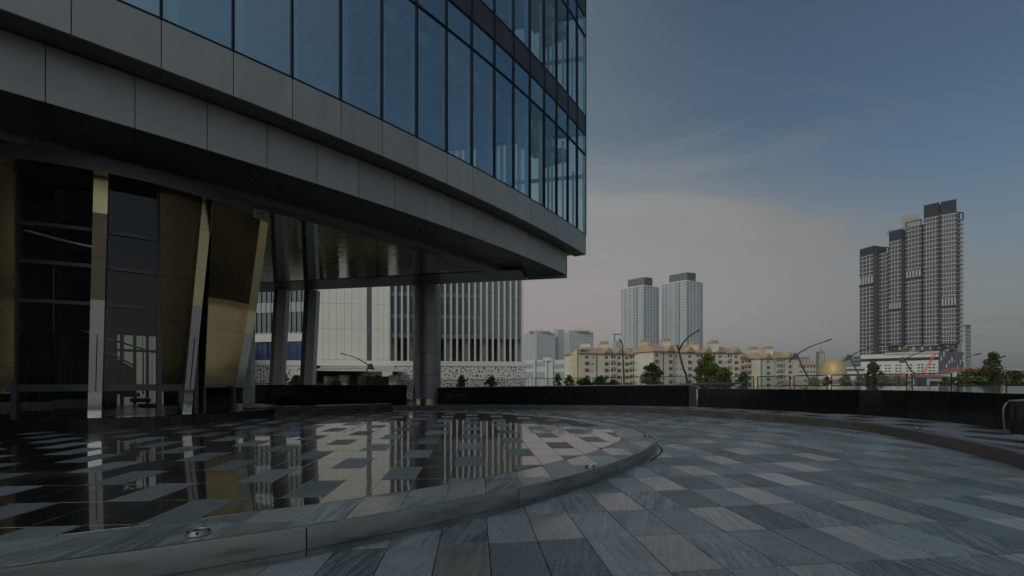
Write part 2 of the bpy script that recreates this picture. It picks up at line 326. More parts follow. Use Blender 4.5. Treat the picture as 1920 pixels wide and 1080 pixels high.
def perforated_mat():
    m, N, L, B = new_mat('perforated_panel'); tc = N.new('ShaderNodeTexCoord')
    mp = N.new('ShaderNodeMapping'); mp.inputs['Rotation'].default_value = (rad(90), 0, 0); L.new(tc.outputs['Object'], mp.inputs[0])
    v = N.new('ShaderNodeTexVoronoi'); v.voronoi_dimensions = '2D'; v.inputs['Scale'].default_value = 2.6; v.inputs['Randomness'].default_value = 0.85; L.new(mp.outputs[0], v.inputs['Vector'])
    w = N.new('ShaderNodeTexNoise'); w.inputs['Scale'].default_value = 1.6; L.new(mp.outputs[0], w.inputs['Vector'])
    r = N.new('ShaderNodeMath'); r.operation = 'MULTIPLY'; L.new(w.outputs[0], r.inputs[0]); r.inputs[1].default_value = 0.50
    lt = N.new('ShaderNodeMath'); lt.operation = 'LESS_THAN'; L.new(v.outputs['Distance'], lt.inputs[0]); L.new(r.outputs[0], lt.inputs[1])
    mx = N.new('ShaderNodeMix'); mx.data_type = 'RGBA'; L.new(lt.outputs[0], mx.inputs[0]); mx.inputs[6].default_value = (0.62, 0.60, 0.57, 1); mx.inputs[7].default_value = (0.05, 0.05, 0.055, 1)
    L.new(mx.outputs[2], B.inputs['Base Color']); B.inputs['Roughness'].default_value = 0.7; return m
M = {}
M['pave'] = stone_mat('flamed_granite', (0.075, 0.095, 0.10), (0.44, 0.49, 0.50), 0.46, streak=0.85, speck=0.95, tint=0.26)
M['polish'] = stone_mat('polished_granite', (0.14, 0.14, 0.125), (0.50, 0.49, 0.44), 0.2, streak=0.8, speck=0.25, bump=0.04, ior=1.7, tint=0.2)
M['ring'] = stone_mat('rim_granite', (0.10, 0.115, 0.115), (0.46, 0.50, 0.49), 0.42)
M['dry'] = stone_mat('rough_granite', (0.075, 0.09, 0.092), (0.34, 0.38, 0.38), 0.55, streak=0.6, speck=0.8)
M['plat_light'] = stone_mat('platform_granite', (0.12, 0.13, 0.135), (0.42, 0.44, 0.45), 0.4)
M['plat_dark'] = stone_mat('platform_dark_granite', (0.02, 0.024, 0.03), (0.09, 0.10, 0.11), 0.3)
M['wet'] = wet_mat()
M['joint'] = mat('joint_mortar', (0.02, 0.02, 0.021), 0.85)
M['rim_steel'] = mat('rim_steel', (0.29, 0.30, 0.28), 0.42, 0.7, var=0.32, scale=2.2, rvar=0.25, stretch=(1, 1, 5), bump=0.05)
M['kerb'] = mat('kerb_stone', (0.17, 0.16, 0.14), 0.6, 0.2, var=0.3, scale=3.0)
M['black'] = mat('black_granite', (0.012, 0.012, 0.013), 0.13, var=0.35, scale=6, spec=0.5, ovar=0.15)
M['coping'] = mat('granite_coping', (0.22, 0.22, 0.21), 0.4, var=0.15, scale=9)
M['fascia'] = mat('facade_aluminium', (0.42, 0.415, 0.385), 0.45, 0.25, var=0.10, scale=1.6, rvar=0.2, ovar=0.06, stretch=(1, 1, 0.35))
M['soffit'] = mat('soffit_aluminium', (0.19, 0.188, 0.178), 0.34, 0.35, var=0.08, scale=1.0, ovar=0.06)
M['trim'] = mat('trim_metal', (0.32, 0.315, 0.30), 0.4, 0.4, var=0.08)
M['mullion'] = mat('mullion_metal', (0.012, 0.013, 0.015), 0.4, 0.5, var=0.1)
M['spandrel'] = mat('spandrel_panel', (0.06, 0.063, 0.068), 0.4, 0.1, var=0.1, scale=1.5)
M['ripple'] = ripple_mat()
for _i, (_ior, _rf) in enumerate(((6.5, (0.66, 0.89, 1.0)), (5.6, (0.60, 0.85, 1.0)), (7.5, (0.72, 0.92, 1.0)), (6.2, (0.62, 0.89, 1.0)))):
    M['glass_up%d' % _i] = glass_mat('tinted_glass_%d' % _i, (0.85, 0.92, 0.94), _ior, refl=_rf, wav=0.45)
M['glass_up9'] = glass_mat('corner_glass', (0.86, 0.94, 0.95), 2.7, refl=(0.80, 0.95, 1.0), wav=0.3)
M['glass_lobby'] = glass_mat('lobby_glass', (0.62, 0.66, 0.64), 1.55, wav=0.06)
M['glass_clear'] = glass_mat('clear_glass', (0.85, 0.9, 0.88), 1.45)
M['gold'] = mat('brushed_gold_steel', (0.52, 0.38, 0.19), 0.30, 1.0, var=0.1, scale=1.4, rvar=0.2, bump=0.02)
M['gold_dark_refl'] = mat('gold_steel_dark_refl', (0.08, 0.06, 0.032), 0.3, 1.0, var=0.12, scale=1.4, rvar=0.2)  # dark reflections on the left shell and upper right panels, put into the colour
M['gold_fin'] = mat('polished_gold_steel', (0.62, 0.50, 0.27), 0.3, 1.0, var=0.06, scale=1.5)
M['bronze'] = mat('dark_bronze_steel', (0.16, 0.13, 0.085), 0.35, 1.0, var=0.1)
M['steel'] = mat('brushed_steel', (0.46, 0.43, 0.38), 0.38, 1.0, var=0.08, scale=2.0, stretch=(1, 1, 0.2))
M['mirror'] = mat('mirror_steel', (0.8, 0.81, 0.81), 0.06, 1.0, var=0.05)
M['col_steel'] = mat('column_steel', (0.27, 0.27, 0.265), 0.5, 0.9, var=0.08, scale=1.2, stretch=(1, 1, 0.3))
M['brass'] = mat('column_base_brass', (0.55, 0.50, 0.33), 0.25, 1.0, var=0.06)
M['frame'] = mat('frame_metal', (0.10, 0.105, 0.11), 0.42, 0.5, var=0.08)
M['dark_int'] = mat('dark_interior', (0.035, 0.034, 0.032), 0.7)
M['int_wall'] = mat('interior_wall', (0.10, 0.10, 0.098), 0.7)
M['int_floor'] = mat('interior_floor', (0.12, 0.12, 0.115), 0.25)
M['int_ceil'] = mat('interior_ceiling', (0.70, 0.72, 0.70), 0.8)
M['white_col'] = mat('white_column_paint', (0.74, 0.75, 0.73), 0.5, var=0.06)
# ================================================================ GROUND, PLAZA, POOL, PLATFORM
M['earth'] = mat('street_ground', (0.085, 0.10, 0.06), 0.9, var=0.35, scale=0.02)
M['asphalt'] = mat('asphalt', (0.05, 0.05, 0.052), 0.85, var=0.15, scale=0.5)
STREET = -8.0
tag(MB().box((0, 2500, STREET - 0.5), (9000, 9000, 1.0)).build('ground', M['earth']), kind='structure')
tag(MB().box((60, 46, STREET + 0.02), (400, 14, 0.05)).build('road', M['asphalt']), kind='structure')

# ---- plaza: slabs on a 0.385 x 0.68 m grid turned 4.8 degrees; polished slabs on a lattice among flamed ones
TH = rad(4.83); D2 = Vector((math.cos(TH), math.sin(TH))); D1 = Vector((-math.sin(TH), math.cos(TH)))
TW, TL, TO = 0.385, 0.68, Vector((0.968, 3.550))
plaza_poly = [(-24, -9), (22, -9), (22, 27), (-24, 27)]
plaza = tag(MB().prism(plaza_poly, -0.6, lambda p: gz(p[0]) - 0.012).build('plaza', M['joint']), kind='structure')
rimpts = [(0, 1066.7), (344.5, 1019), (428, 1007.5), (547.5, 990), (640, 976), (751, 957.5), (838, 941.7), (946.7, 921.7), (983, 911.7), (1042.5, 897.5), (1093, 884), (1137, 872.5), (1171, 859), (1198, 848), (1215, 838), (1225, 828), (1226.7, 823), (1223, 817.5), (1188, 802.5)]
POOLZ = 0.20
def Gp(px, py, z=POOLZ): Y = F * (EYE - z) / (py - HOR); return Vector(((px - 960) / F * Y, Y))
rim = [Gp(*p) for p in rimpts]
far = [Vector(p) for p in ((2.55, 11.3), (2.05, 12.6), (1.25, 13.8), (0.1, 14.9), (-1.4, 15.7), (-3.2, 16.1), (-5.2, 16.0), (-7.4, 15.6))]
near = [Vector((-10.5, -0.2)), Vector((-7.6, 0.55)), Vector((-5.0, 1.45))]
rim_curve = resample(spline(near + rim[::2] + [rim[-1]] + far, 6), 132)
pool_poly = [tuple(p) for p in rim_curve] + [(-16, 15.6), (-16, -0.6)]       # ccw
inner = offset(rim_curve, 0.60)
inner_poly = [tuple(p) for p in inner if p.x > -15] + [(-16, 14.9), (-16, 0.2)]
kerbpts = [(1916.7, 850), (1883, 843), (1830, 829), (1767, 813), (1683, 801), (1600, 788), (1540, 784), (1463, 777.5), (1363, 771.7), (1280, 766.5), (1143, 761.7), (960, 758.7), (740, 758.7)]
kc = [G(px, py, 0.2) for px, py in kerbpts]
kc = [kc[0], kc[2], kc[3] * 0.97, kc[4], kc[5] * 0.985, kc[7], kc[8], kc[9], kc[10], kc[11], Vector((-2.9, 20.6)), Vector((-6.5, 20.4))]
kerb_curve = resample(spline([Vector((3.2, 2.6)), Vector((5.6, 4.3))] + kc + [Vector((-14, 19.4))], 8), 110)

def hull(pts):
    pts = sorted(set((round(p[0], 5), round(p[1], 5)) for p in pts)); lo, up = [], []
    for seq, out in ((pts, lo), (pts[::-1], up)):
        for p in seq:
            while len(out) > 1 and (out[-1][0] - out[-2][0]) * (p[1] - out[-2][1]) - (out[-1][1] - out[-2][1]) * (p[0] - out[-2][0]) <= 0: out.pop()
            out.append(p)
    return lo[:-1] + up[:-1]
pool_poly, inner_poly = hull(pool_poly), hull(inner_poly)
def tile_poly(i, j, o, w, l, gap=0.004):
    g = gap / 2; a = o + D2 * (i * w + g) + D1 * (j * l + g); return [tuple(a), tuple(a + D2 * (w - gap)), tuple(a + D2 * (w - gap) + D1 * (l - gap)), tuple(a + D1 * (l - gap))]
def in_poly(p, poly):
    c = False; n = len(poly)
    for i in range(n):
        a, b = poly[i], poly[i - 1]
        if (a[1] > p[1]) != (b[1] > p[1]) and p[0] < (b[0] - a[0]) * (p[1] - a[1]) / (b[1] - a[1]) + a[0]: c = not c
    return c
def on_screen(x, y, z=0.0, m=40):
    if y < 1.3: return False
    return -m < 960 + F * x / y < 1920 + m and HOR + F * (EYE - z) / y < 1080 + 3 * m
def place_tiles(parent, items, o_full, w, l, topz, thick, name, limit=300):
    """items: (px size, i, j, polygon, full?, material); the largest in view are parts of their own, the rest one joined part per material"""
    items.sort(key=lambda t: -t[0]); shared = {}
    rest = {}
    for n, (s, i, j, poly, full, m, dz) in enumerate(items):
        if n < limit:
            c = Vector((sum(p[0] for p in poly) / len(poly), sum(p[1] for p in poly) / len(poly)))
            zt = topz(c) + dz
            if full:
                key = m
                if key not in shared:
                    mb = MB(); sl = SLOPE if callable(topz) and topz((1, 0)) != topz((0, 0)) else 0
                    mb.slab([(p[0] - c.x, p[1] - c.y) for p in poly], -thick, lambda p: sl * p[0]); shared[key] = mb.mesh(name, M[m])
                ob = bpy.data.objects.new(name, shared[key]); COL.objects.link(ob); ob.parent = parent; ob.location = Vector((c.x, c.y, zt + (random.uniform(-0.0018, 0.0012) if m != 'wet' else 0))) - ORG[parent.name]
            else:
                mb = MB().slab(poly, lambda p: topz(p) - thick, lambda p: topz(p) + dz); ob = mb.build(name, M[m], parent)
        else:
            rest.setdefault(m, MB()).slab(poly, lambda p: topz(p) - thick, lambda p: topz(p) + dz)
    for m, mb in rest.items(): mb.build(name + '_field', M[m], parent, kind='stuff')

items = []
for i in range(-40, 60):
    for j in range(-6, 30):
        poly = tile_poly(i, j, TO, TW, TL, 0.0065); c = Vector((sum(p[0] for p in poly) / 4, sum(p[1] for p in poly) / 4))
        if c.x > 14 or c.x < -9 or c.y > 22: continue
        if all(in_poly(p, pool_poly) for p in poly): continue
        r = (c - Vector((-1.0, 10.5))).length
        pol = (i % 2 == 0) and ((i // 2 + j) % 2 == 1)
        m = 'polish' if pol else 'pave'
        s = (0.26 / max(c.y, 0.5) ** 3) if on_screen(c.x, c.y) else 0
        # hidden under the pool or beyond the kerb
        vis = s * (0.1 if in_poly(tuple(c), pool_poly) else 1)
        items.append((vis, i, j, poly, True, m, 0.0))
place_tiles(plaza, items, TO, TW, TL, lambda p: gz(p[0]), 0.05, 'paving_slab', 300)

# ---- reflecting pool: low drum with steel rim, rough rim slabs, mirror-wet slabs and dry stepping slabs
pool = empty('reflecting_pool', (-2, 6, 0), kind='structure')
MB().prism(pool_poly, -0.3, POOLZ - 0.02).build('pool_bed', M['joint'], pool)
PO = Vector((-0.57, 5.85)) - D2 * 0.185 - D1 * 0.34; PW, PL = 0.370, 0.685
items = []
for i in range(-40, 14):
    for j in range(-12, 18):
        poly = tile_poly(i, j, PO, PW, PL, 0.004); c = Vector((sum(p[0] for p in poly) / 4, sum(p[1] for p in poly) / 4))
        if c.x < -13.5: continue
        lat = (i % 2 == 0) and ((i // 2 + j) % 2 == 0)
        s = (0.25 / max(c.y, 0.5) ** 3) if on_screen(c.x, c.y, 0.2) else 0
        full_in = all(in_poly(p, inner_poly) for p in poly)
        any_in = any(in_poly(p, inner_poly) for p in poly) or in_poly(tuple(c), inner_poly)
        if any_in:
            q = poly if full_in else clip_convex(poly, inner_poly)
            if len(q) > 2 and area(q) > 0.002: items.append((s * area(q) / 0.25, i, j, q, full_in, 'dry' if lat else 'wet', 0.004 if lat else 0.0))
        if not full_in:
            q = clip_convex(poly, pool_poly)
            if len(q) > 2 and area(q) > 0.002: items.append((s * area(q) / 0.25, i, j, q, False, 'polish' if lat and c.x > -2 else 'ring', -0.005))
place_tiles(pool, items, PO, PW, PL, lambda p: POOLZ, 0.018, 'pool_slab', 300)
# steel rim in bent sheets with open joints, plus the recessed skirt below
cuts = [0]; acc = 0; target = 1.9
for k in range(1, len(rim_curve)):
    acc += (rim_curve[k] - rim_curve[k - 1]).length
    if acc > target: cuts.append(k); acc = 0
cuts.append(len(rim_curve) - 1)
for a, b in zip(cuts, cuts[1:]):
    pl = [p.copy() for p in rim_curve[a:b + 1]]
    if len(pl) < 2: continue
    pl[-1] = pl[-1] + (pl[-2] - pl[-1]).normalized() * 0.008
    out = offset(pl, -0.028); mb = MB(); n = len(pl)
    prof = [(-0.004, POOLZ + 0.006), (0.028, POOLZ + 0.006), (0.032, POOLZ - 0.002), (0.030, 0.062), (0.012, 0.05), (0.012, -0.05)]
    rows = [offset(pl, -d) for d, z in prof]
    vs = [(rows[k][i].x, rows[k][i].y, prof[k][1] + (gz(rows[k][i].x) if prof[k][1] < 0.1 else 0)) for k in range(len(prof)) for i in range(n)]
    mb.add(vs, [(k * n + i, (k + 1) * n + i, (k + 1) * n + i + 1, k * n + i + 1) for k in range(len(prof) - 1) for i in range(n - 1)])
    mb.build('rim_sheet', M['rim_steel'], pool, smooth=True)
# narrow drain slot that hugs the rim tip
sl = [p for p in offset(rim_curve, -0.10) if p.x > 2.05 and 6.5 < p.y < 9.4]
if len(sl) > 2:
    o2 = offset(sl, -0.03); mb = MB(); n = len(sl)
    mb.add([(p.x, p.y, gz(p.x) + 0.003) for p in sl] + [(p.x, p.y, gz(p.x) + 0.003) for p in o2], [(i, n + i, n + i + 1, i + 1) for i in range(n - 1)])
    mb.build('drain_slot', M['joint'], pool)

# ---- raised platform round the plaza
platform = empty('platform', (6, 18, 0.2), kind='structure')
PZ = lambda p: 0.20 + gz(p[0])
outer = [(-14, 27), (24, 27), (24, 1.5), (9.5, 1.5), (5.5, 1.0)]
kp = [tuple(p) for p in kerb_curve]
plat_poly = kp + [(-14, 27), (26, 27), (26, -1.0), (9.0, -1.0)]
mbp = MB(); n = len(kp)
ob_ = [Vector(p) for p in kp]; back = []
for p in ob_:
    d = (p - Vector((-1.0, 11.0))); d.normalize(); back.append(p + d * 9.0)
mbp.add([(p.x, p.y, PZ(p) - 0.015) for p in ob_] + [(p.x, p.y, PZ(p) - 0.015) for p in back], [(i, n + i, n + i + 1, i + 1) for i in range(n - 1)])
mbp.build('platform_bed', M['joint'], platform)
cuts = list(range(0, len(kerb_curve), 3))
for a, b in zip(cuts, cuts[1:]):
    pl = [p.copy() for p in kerb_curve[a:b + 1]]; pl[-1] = pl[-1] + (pl[-2] - pl[-1]).normalized() * 0.005
    ins_ = offset(pl, 0.0); outp = offset(pl, -0.14); m = len(pl)
    vs = [(p.x, p.y, gz(p.x) - 0.05) for p in pl] + [(p.x, p.y, PZ(p) - 0.008) for p in pl] + [(p.x, p.y, PZ(p)) for p in offset(pl, -0.008)] + [(p.x, p.y, PZ(p)) for p in outp] + [(p.x, p.y, PZ(p) - 0.1) for p in outp]
    MB().add(vs, [(k * m + i, k * m + i + 1, (k + 1) * m + i + 1, (k + 1) * m + i) for k in range(4) for i in range(m - 1)]).build('kerb_stone', M['kerb'], platform, smooth=30)
items = []
kin = [Vector((-1, 11)) + (p - Vector((-1, 11))) * (1 + 0.15 / (p - Vector((-1, 11))).length) for p in ob_]
def outside_kerb(p):
    v = Vector(p) - Vector((-1, 11)); a = math.atan2(v.y, v.x); best = min(kin, key=lambda q: abs((math.atan2((q - Vector((-1, 11))).y, (q - Vector((-1, 11))).x) - a + math.pi) % (2 * math.pi) - math.pi))
    return v.length > (best - Vector((-1, 11))).length
for i in range(-40, 70):
    for j in range(-8, 32):
        poly = tile_poly(i, j, TO, TW, TL); c = Vector((sum(p[0] for p in poly) / 4, sum(p[1] for p in poly) / 4))
        if c.y > 24 or c.x > 16 or c.x < -9: continue
        if not on_screen(c.x, c.y, 0.2): continue
        k = [outside_kerb(p) for p in poly]
        if not any(k): continue
        if not all(k):
            # cut the slab along the kerb: pull its inner corners out to the kerb's back edge
            q = []
            for p, o in zip(poly, k):
                if o: q.append(p)
                else:
                    v = Vector(p) - Vector((-1, 11)); best = min(kin, key=lambda r: (r - Vector(p)).length); q.append(tuple(best))
            if area(q) < 0.01: continue
            poly = q
        dark = (i % 2 == 0) and ((i // 2 + j) % 2 == 1)
        items.append((0.26 / c.y ** 3, i, j, poly, False, 'plat_dark' if dark else 'plat_light', 0.0))
place_tiles(platform, items, TO, TW, TL, PZ, 0.03, 'platform_slab', 200)

# ---- black granite planter walls and raised water basin behind the plaza
def wall_strip(root, pts, zb, zt, thick, nseg, name, m, bev=0.004, sl=1.0):
    pl = resample(spline(pts, 6), nseg)
    for a, b in zip(pl, pl[1:]):
        d = (b - a).normalized(); nrm = Vector((-d.y, d.x)); a2 = a + d * 0.006; b2 = b - d * 0.006
        q = [a2, b2, b2 + nrm * thick, a2 + nrm * thick]
        MB().slab([tuple(p) for p in q], lambda p: zb + gz(p[0]), lambda p: zt + sl * gz(p[0]), bev).build(name, M[m], root)
    return pl
w1 = empty('planter_wall', (-9, 21.9, 0.1), 'low black granite planter wall in front of the leaning white columns, left of the round column', 'planter wall', 'black granite walls round the plaza')
wall_strip(w1, [Vector((-14.5, 21.9)), Vector((-10, 21.9)), Vector((X_(763, 21.9), 21.9))], 0.12, 1.10, 0.5, 6, 'granite_panel', 'black', sl=0.0)
w2 = empty('planter_wall', (2, 20.0, 0.1), 'long low black granite planter wall with a pale coping between the round column and the basin', 'planter wall', 'black granite walls round the plaza')
p2a, p2b = Vector((-3.85, 22.0)), Vector((6.66, 16.76))
pw2 = wall_strip(w2, [p2a, Vector((2.1, 19.5)), p2b], 0.15, 1.01, 0.9, 10, 'granite_panel', 'black')
pc = offset(pw2, -0.012); pd = offset(pw2, 0.93); n = len(pc)
for i in range(n - 1):
    MB().slab([tuple(pc[i]), tuple(pc[i + 1]), tuple(pd[i + 1]), tuple(pd[i])], lambda p: 1.012 + gz(p[0]), lambda p: 1.04 + gz(p[0]), 0.003).build('coping_stone', M['coping'], w2)
a = p2b + Vector((0.03, -0.02)); b = Vector((6.93, 16.62))
MB().slab([tuple(a), tuple(b), (b.x + 0.6, b.y + 2.6), (a.x + 0.5, a.y + 2.6)], lambda p: 0.15 + gz(p[0]), lambda p: 0.985 + gz(p[0])).build('end_pier', M['spandrel'], w2)
MB().slab([(a.x + 0.45, a.y + 1.0), (X_(1385, 19.0), 19.0), (X_(1398, 20.4), 20.4), (a.x + 0.6, a.y + 2.7)], lambda p: 0.98 + gz(p[0]), lambda p: 1.06 + gz(p[0])).build('back_ledge', M['frame'], w2)

w3 = empty('water_basin', (9, 13, 0.2), 'curved black granite basin with a still water top along the right of the plaza', 'basin', 'black granite walls round the plaza')
b3 = [G(1308, 762, .2), G(1450, 769, .2), G(1600, 776.5, .2), G(1700, 783.5, .2), G(1773, 790, .2), G(1867, 802, .2), G(1920, 808, .2)]
b3 = b3 + [b3[-1] + Vector((-0.05, -1.4)), b3[-1] + Vector((-0.5, -3.4))]
b3c = spline(b3, 6)
wall_strip(w3, b3, 0.12, 0.88, 0.14, 22, 'granite_panel', 'black')
railB = [Vector((X_(px, Y), Y)) for px, Y in ((1330, 22.0), (1352, 21.7), (1520, 18.9), (1700, 16.4), (1920, 13.8), (2100, 12.0), (2300, 10.4))]
ri, ro = resample(b3c, 40), resample(offset(spline(railB, 6), 0.25), 40)
ri = offset(ri, 0.13); n = 41
M['basin_water'] = wet_mat(); M['basin_water'].name = 'basin_water'
MB().add([(p.x, p.y, 0.872 + gz(p.x)) for p in ri] + [(p.x, p.y, 0.872 + gz(p.x)) for p in ro], [(i, i + 1, n + i + 1, n + i) for i in range(n - 1)]).build('water', M['basin_water'], w3)
MB().add([(p.x, p.y, 0.80 + gz(p.x)) for p in ri] + [(p.x, p.y, 0.80 + gz(p.x)) for p in ro] + [(p.x, p.y, -0.6) for p in ro], [(i, i + 1, n + i + 1, n + i) for i in range(n - 1)] + [(n + i, n + i + 1, 2 * n + i + 1, 2 * n + i) for i in range(n - 1)]).build('basin_bed', M['black'], w3)

blk = empty('granite_block', (9.4, 7.7, 0.3), 'low black granite block at the right edge of the photo, in front of the basin', 'block')
MB().slab([(8.72, 7.75), (9.3, 6.3), (10.5, 6.8), (9.9, 8.2)], lambda p: 0.2 + gz(p[0]), lambda p: 0.765 + gz(p[0]), 0.006).build('block_body', M['black'], blk)
MB().slab([(8.70, 7.76), (9.285, 6.28), (10.52, 6.78), (9.92, 8.22)], lambda p: 0.767 + gz(p[0]), lambda p: 0.79 + gz(p[0]), 0.004).build('block_top', M['coping'], blk)
hz = [W(1889, 754, 7.72), W(1884, 760, 7.70), W(1881, 769, 7.68), W(1881.5, 780, 7.68), W(1882, 790, 7.70), W(1883, 800, 7.72), W(1884, 811, 7.74)]
tag(MB().tube(spline(hz, 6), 0.013, 8).build('hose', M['trim'], smooth=True, loc=hz[-1]), 'thin ribbed steel hose hanging beside the black block at right edge', 'hose')

# ---- railings
def railing(root, pts, zb, zt, post_px, glass=True, double=0.10):
    pl = spline(pts, 10)
    def at_px(px):
        for p, q in zip(pl, pl[1:]):
            u, v = 960 + F * p.x / p.y, 960 + F * q.x / q.y
            if (u - px) * (v - px) <= 0 and u != v: return p.lerp(q, (px - u) / (v - u)), (q - p).normalized()
        return None
    P = [at_px(x) for x in post_px]; P = [p for p in P if p]
    for c, d in P:
        for s in (-1, 1):
            q = c + d * s * double / 2 * 1.6; rz = math.atan2(d.y, d.x)
            MB().box((q.x, q.y, gz(q.x) + (zb + zt) / 2 - 0.03), (0.03, 0.05, zt - zb + 0.06), rz).build('post', M['rail'], root)
    for (a, da), (b, db) in zip(P, P[1:]):
        a2 = a + da * double; b2 = b - db * double
        for z, h in ((zt, 0.045), (zb + 0.02, 0.03)):
            MB().tube([(a2.x, a2.y, z + gz(a2.x)), (b2.x, b2.y, z + gz(b2.x))], h / 2, 6).build('rail_bar', M['rail'], root)
        if glass:
            d = (b2 - a2).normalized(); nn = Vector((-d.y, d.x)) * 0.006
            q = [a2 - nn, b2 - nn, b2 + nn, a2 + nn]
            MB().hexa([(p.x, p.y, zb + 0.04 + gz(p.x)) for p in q], [(p.x, p.y, zt - 0.025 + gz(p.x)) for p in q]).build('glass_pane', M['glass_clear'], root)
        for c, d in ((a, da), (b, db)):
            pass
M['rail'] = mat('railing_steel', (0.06, 0.055, 0.05), 0.4, 0.7, var=0.1)
rb = empty('glass_railing', (12.7, 18.9, 1.0), 'glass railing with paired steel posts standing in the basin water on the right', 'railing')
railing(rb, railB, 0.86, 1.31, [1352, 1417, 1485, 1555, 1630, 1705, 1790, 1880, 1985])
ra = empty('glass_railing', (0, 28, 0.6), 'long thin glass railing behind the black planter walls, left of the basin', 'railing')
railing(ra, [Vector((X_(px, Y), Y)) for px, Y in ((400, 30), (830, 29), (1100, 28), (1352, 27), (1420, 26.6))], 0.75, 1.43,
        [436, 491, 546, 601, 657, 712, 768, 823, 879.5, 936.5, 993.6, 1052, 1109, 1168, 1227, 1290, 1350])

# ---- uplights let into the stone
def uplight(c, z, r, label):
    root = empty('uplight', (c.x, c.y, z), label, 'light fitting', 'uplights let into the stone')
    k = r / 0.075
    MB().lathe((c.x, c.y), [(0.0, z + 0.004), (r, z + 0.004), (r, z + 0.010 * k), (r * 0.86, z + 0.016 * k), (r * 0.66, z + 0.034 * k), (r * 0.60, z + 0.036 * k), (r * 0.55, z + 0.030 * k)], 28).build('bezel', M['steel'], root, smooth=35)
    MB().lathe((c.x, c.y), [(r * 0.56, z + 0.029 * k), (r * 0.3, z + 0.031 * k), (0.001, z + 0.032 * k)], 24).build('lens', M['brass'], root, smooth=True)
    for q in range(4):
        a = q * math.pi / 2 + 0.5
        MB().lathe((c.x + r * 0.76 * math.cos(a), c.y + r * 0.76 * math.sin(a)), [(r * 0.11, z + 0.014 * k), (r * 0.11, z + 0.032 * k), (0.001, z + 0.033 * k)], 8).build('stud', M['mullion'], root)
for (px, py, lab) in ((372, 1001, 'round steel uplight on the pool rim nearest the camera'), (1107.5, 877, 'round steel uplight on the pool rim left of its tip'),
                      (1213, 818, 'round steel uplight at the very tip of the pool rim'), (1140, 792.5, 'round steel uplight on the far pool rim just behind the tip'), (1006, 779, 'farthest round steel uplight on the far side of the pool')):
    uplight(Gp(px, py), POOLZ - 0.006, 0.078, lab)
for (px, py, lab) in ((1468, 777, 'small round steel uplight on the raised platform near the end pier'), (1718, 803.5, 'round steel uplight on the raised platform at right')):
    c = G(px, py, .2); uplight(c, PZ(c), 0.085, lab)
# ================================================================ MAIN BUILDING
CX, CY, RL, RU = -47.028, 51.886, 58.663, 59.256
ZC, ZS, ZU, ZSILL, ZTR, ZSB, ZST = 6.05, 6.21, 7.25, 8.20, 11.99, 12.92, 13.79
PITCH = ZST - ZSILL
low_a = [-48.65, -47.47, -46.32, -45.19, -44.07, -42.99, -41.91, -40.82, -39.79, -38.74, -37.74, -36.69, -35.71, -34.71, -33.72, -32.32]
up_a = [-48.30, -47.12, -45.97, -44.84, -43.74, -42.64, -41.56, -40.49, -39.45, -38.38, -37.35, -36.34, -35.34, -34.36, -33.36, -32.42, -31.49]
low_a = [-48.65 - 1.18 * k for k in range(13, 0, -1)] + low_a
up_a = [-48.30 - 1.18 * k for k in range(13, 0, -1)] + up_a
def arc(a, r): return Vector((CX + r * math.cos(rad(a)), CY + r * math.sin(rad(a))))
B0, B1 = Vector((2.55, 20.5)), Vector((-40, 29.0))            # rear edge line of the raised block
bd = (B1 - B0).normalized(); bn = Vector((bd.y, -bd.x))       # towards the camera
if bn.y > 0: bn = -bn
def front_of_back(poly, inset=0.0):
    a, b = B0 + bn * inset + (-bd) * 5, B1 + bn * inset
    region = [tuple(b), tuple(b + Vector((0, -60))), tuple(a + Vector((0, -60))), tuple(a)]
    if area(region) < 0: region.reverse()
    if area(poly) < 0: poly = poly[::-1]
    return clip_convex(poly, region)
bld = empty('office_building', (-9, 9, 0), 'curved glass office block on a raised grey metal base with a gold clad lobby beneath', 'building')
def ring_piece(a0, a1, r0, r1, z0, z1, gap=0.006):
    g0, g1 = gap / RL * 57.3 / 2, gap / RL * 57.3 / 2
    return [arc(a0 + g0, r0), arc(a1 - g1, r0), arc(a1 - g1, r1), arc(a0 + g0, r1)], z0, z1
def ring_box(name, m, a0, a1, r0, r1, z0, z1, gap=0.012, inset=None):
    q, _, _ = ring_piece(a0, a1, r1, r0, z0, z1, gap); poly = [tuple(p) for p in q]
    if inset is not None: poly = front_of_back(poly, inset)
    if area(poly) < 0: poly = poly[::-1]
    if len(poly) < 3 or area(poly) < 1e-4: return None
    return MB().slab(poly, z0, z1, 0.0).build(name, M[m], bld) if False else MB().prism(poly, z0, z1).build(name, M[m], bld)
# lower fascia, soffit, trim, inner strip
for a0, a1 in zip(low_a, low_a[1:]):
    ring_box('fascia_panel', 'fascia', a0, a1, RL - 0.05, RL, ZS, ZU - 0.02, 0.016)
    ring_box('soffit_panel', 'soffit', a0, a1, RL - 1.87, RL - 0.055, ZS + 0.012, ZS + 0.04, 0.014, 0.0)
    am = (a0 + a1) / 2
    ring_box('trim_panel', 'trim', a0 - 0.35, a1 - 0.35, RL - 1.91, RL - 1.875, ZC, ZS + 0.03, 0.012, 0.0)
    ring_box('ceiling_strip', 'soffit', a0 - 0.35, a1 - 0.35, RL - 2.44, RL - 1.915, ZC + 0.006, ZC + 0.03, 0.012, 0.0)
ring_box('end_fascia', 'fascia', -32.31, -32.20, RL - 6, RL, ZS, ZU - 0.02, 0.0, -0.05)
grnd = random.Random(12)
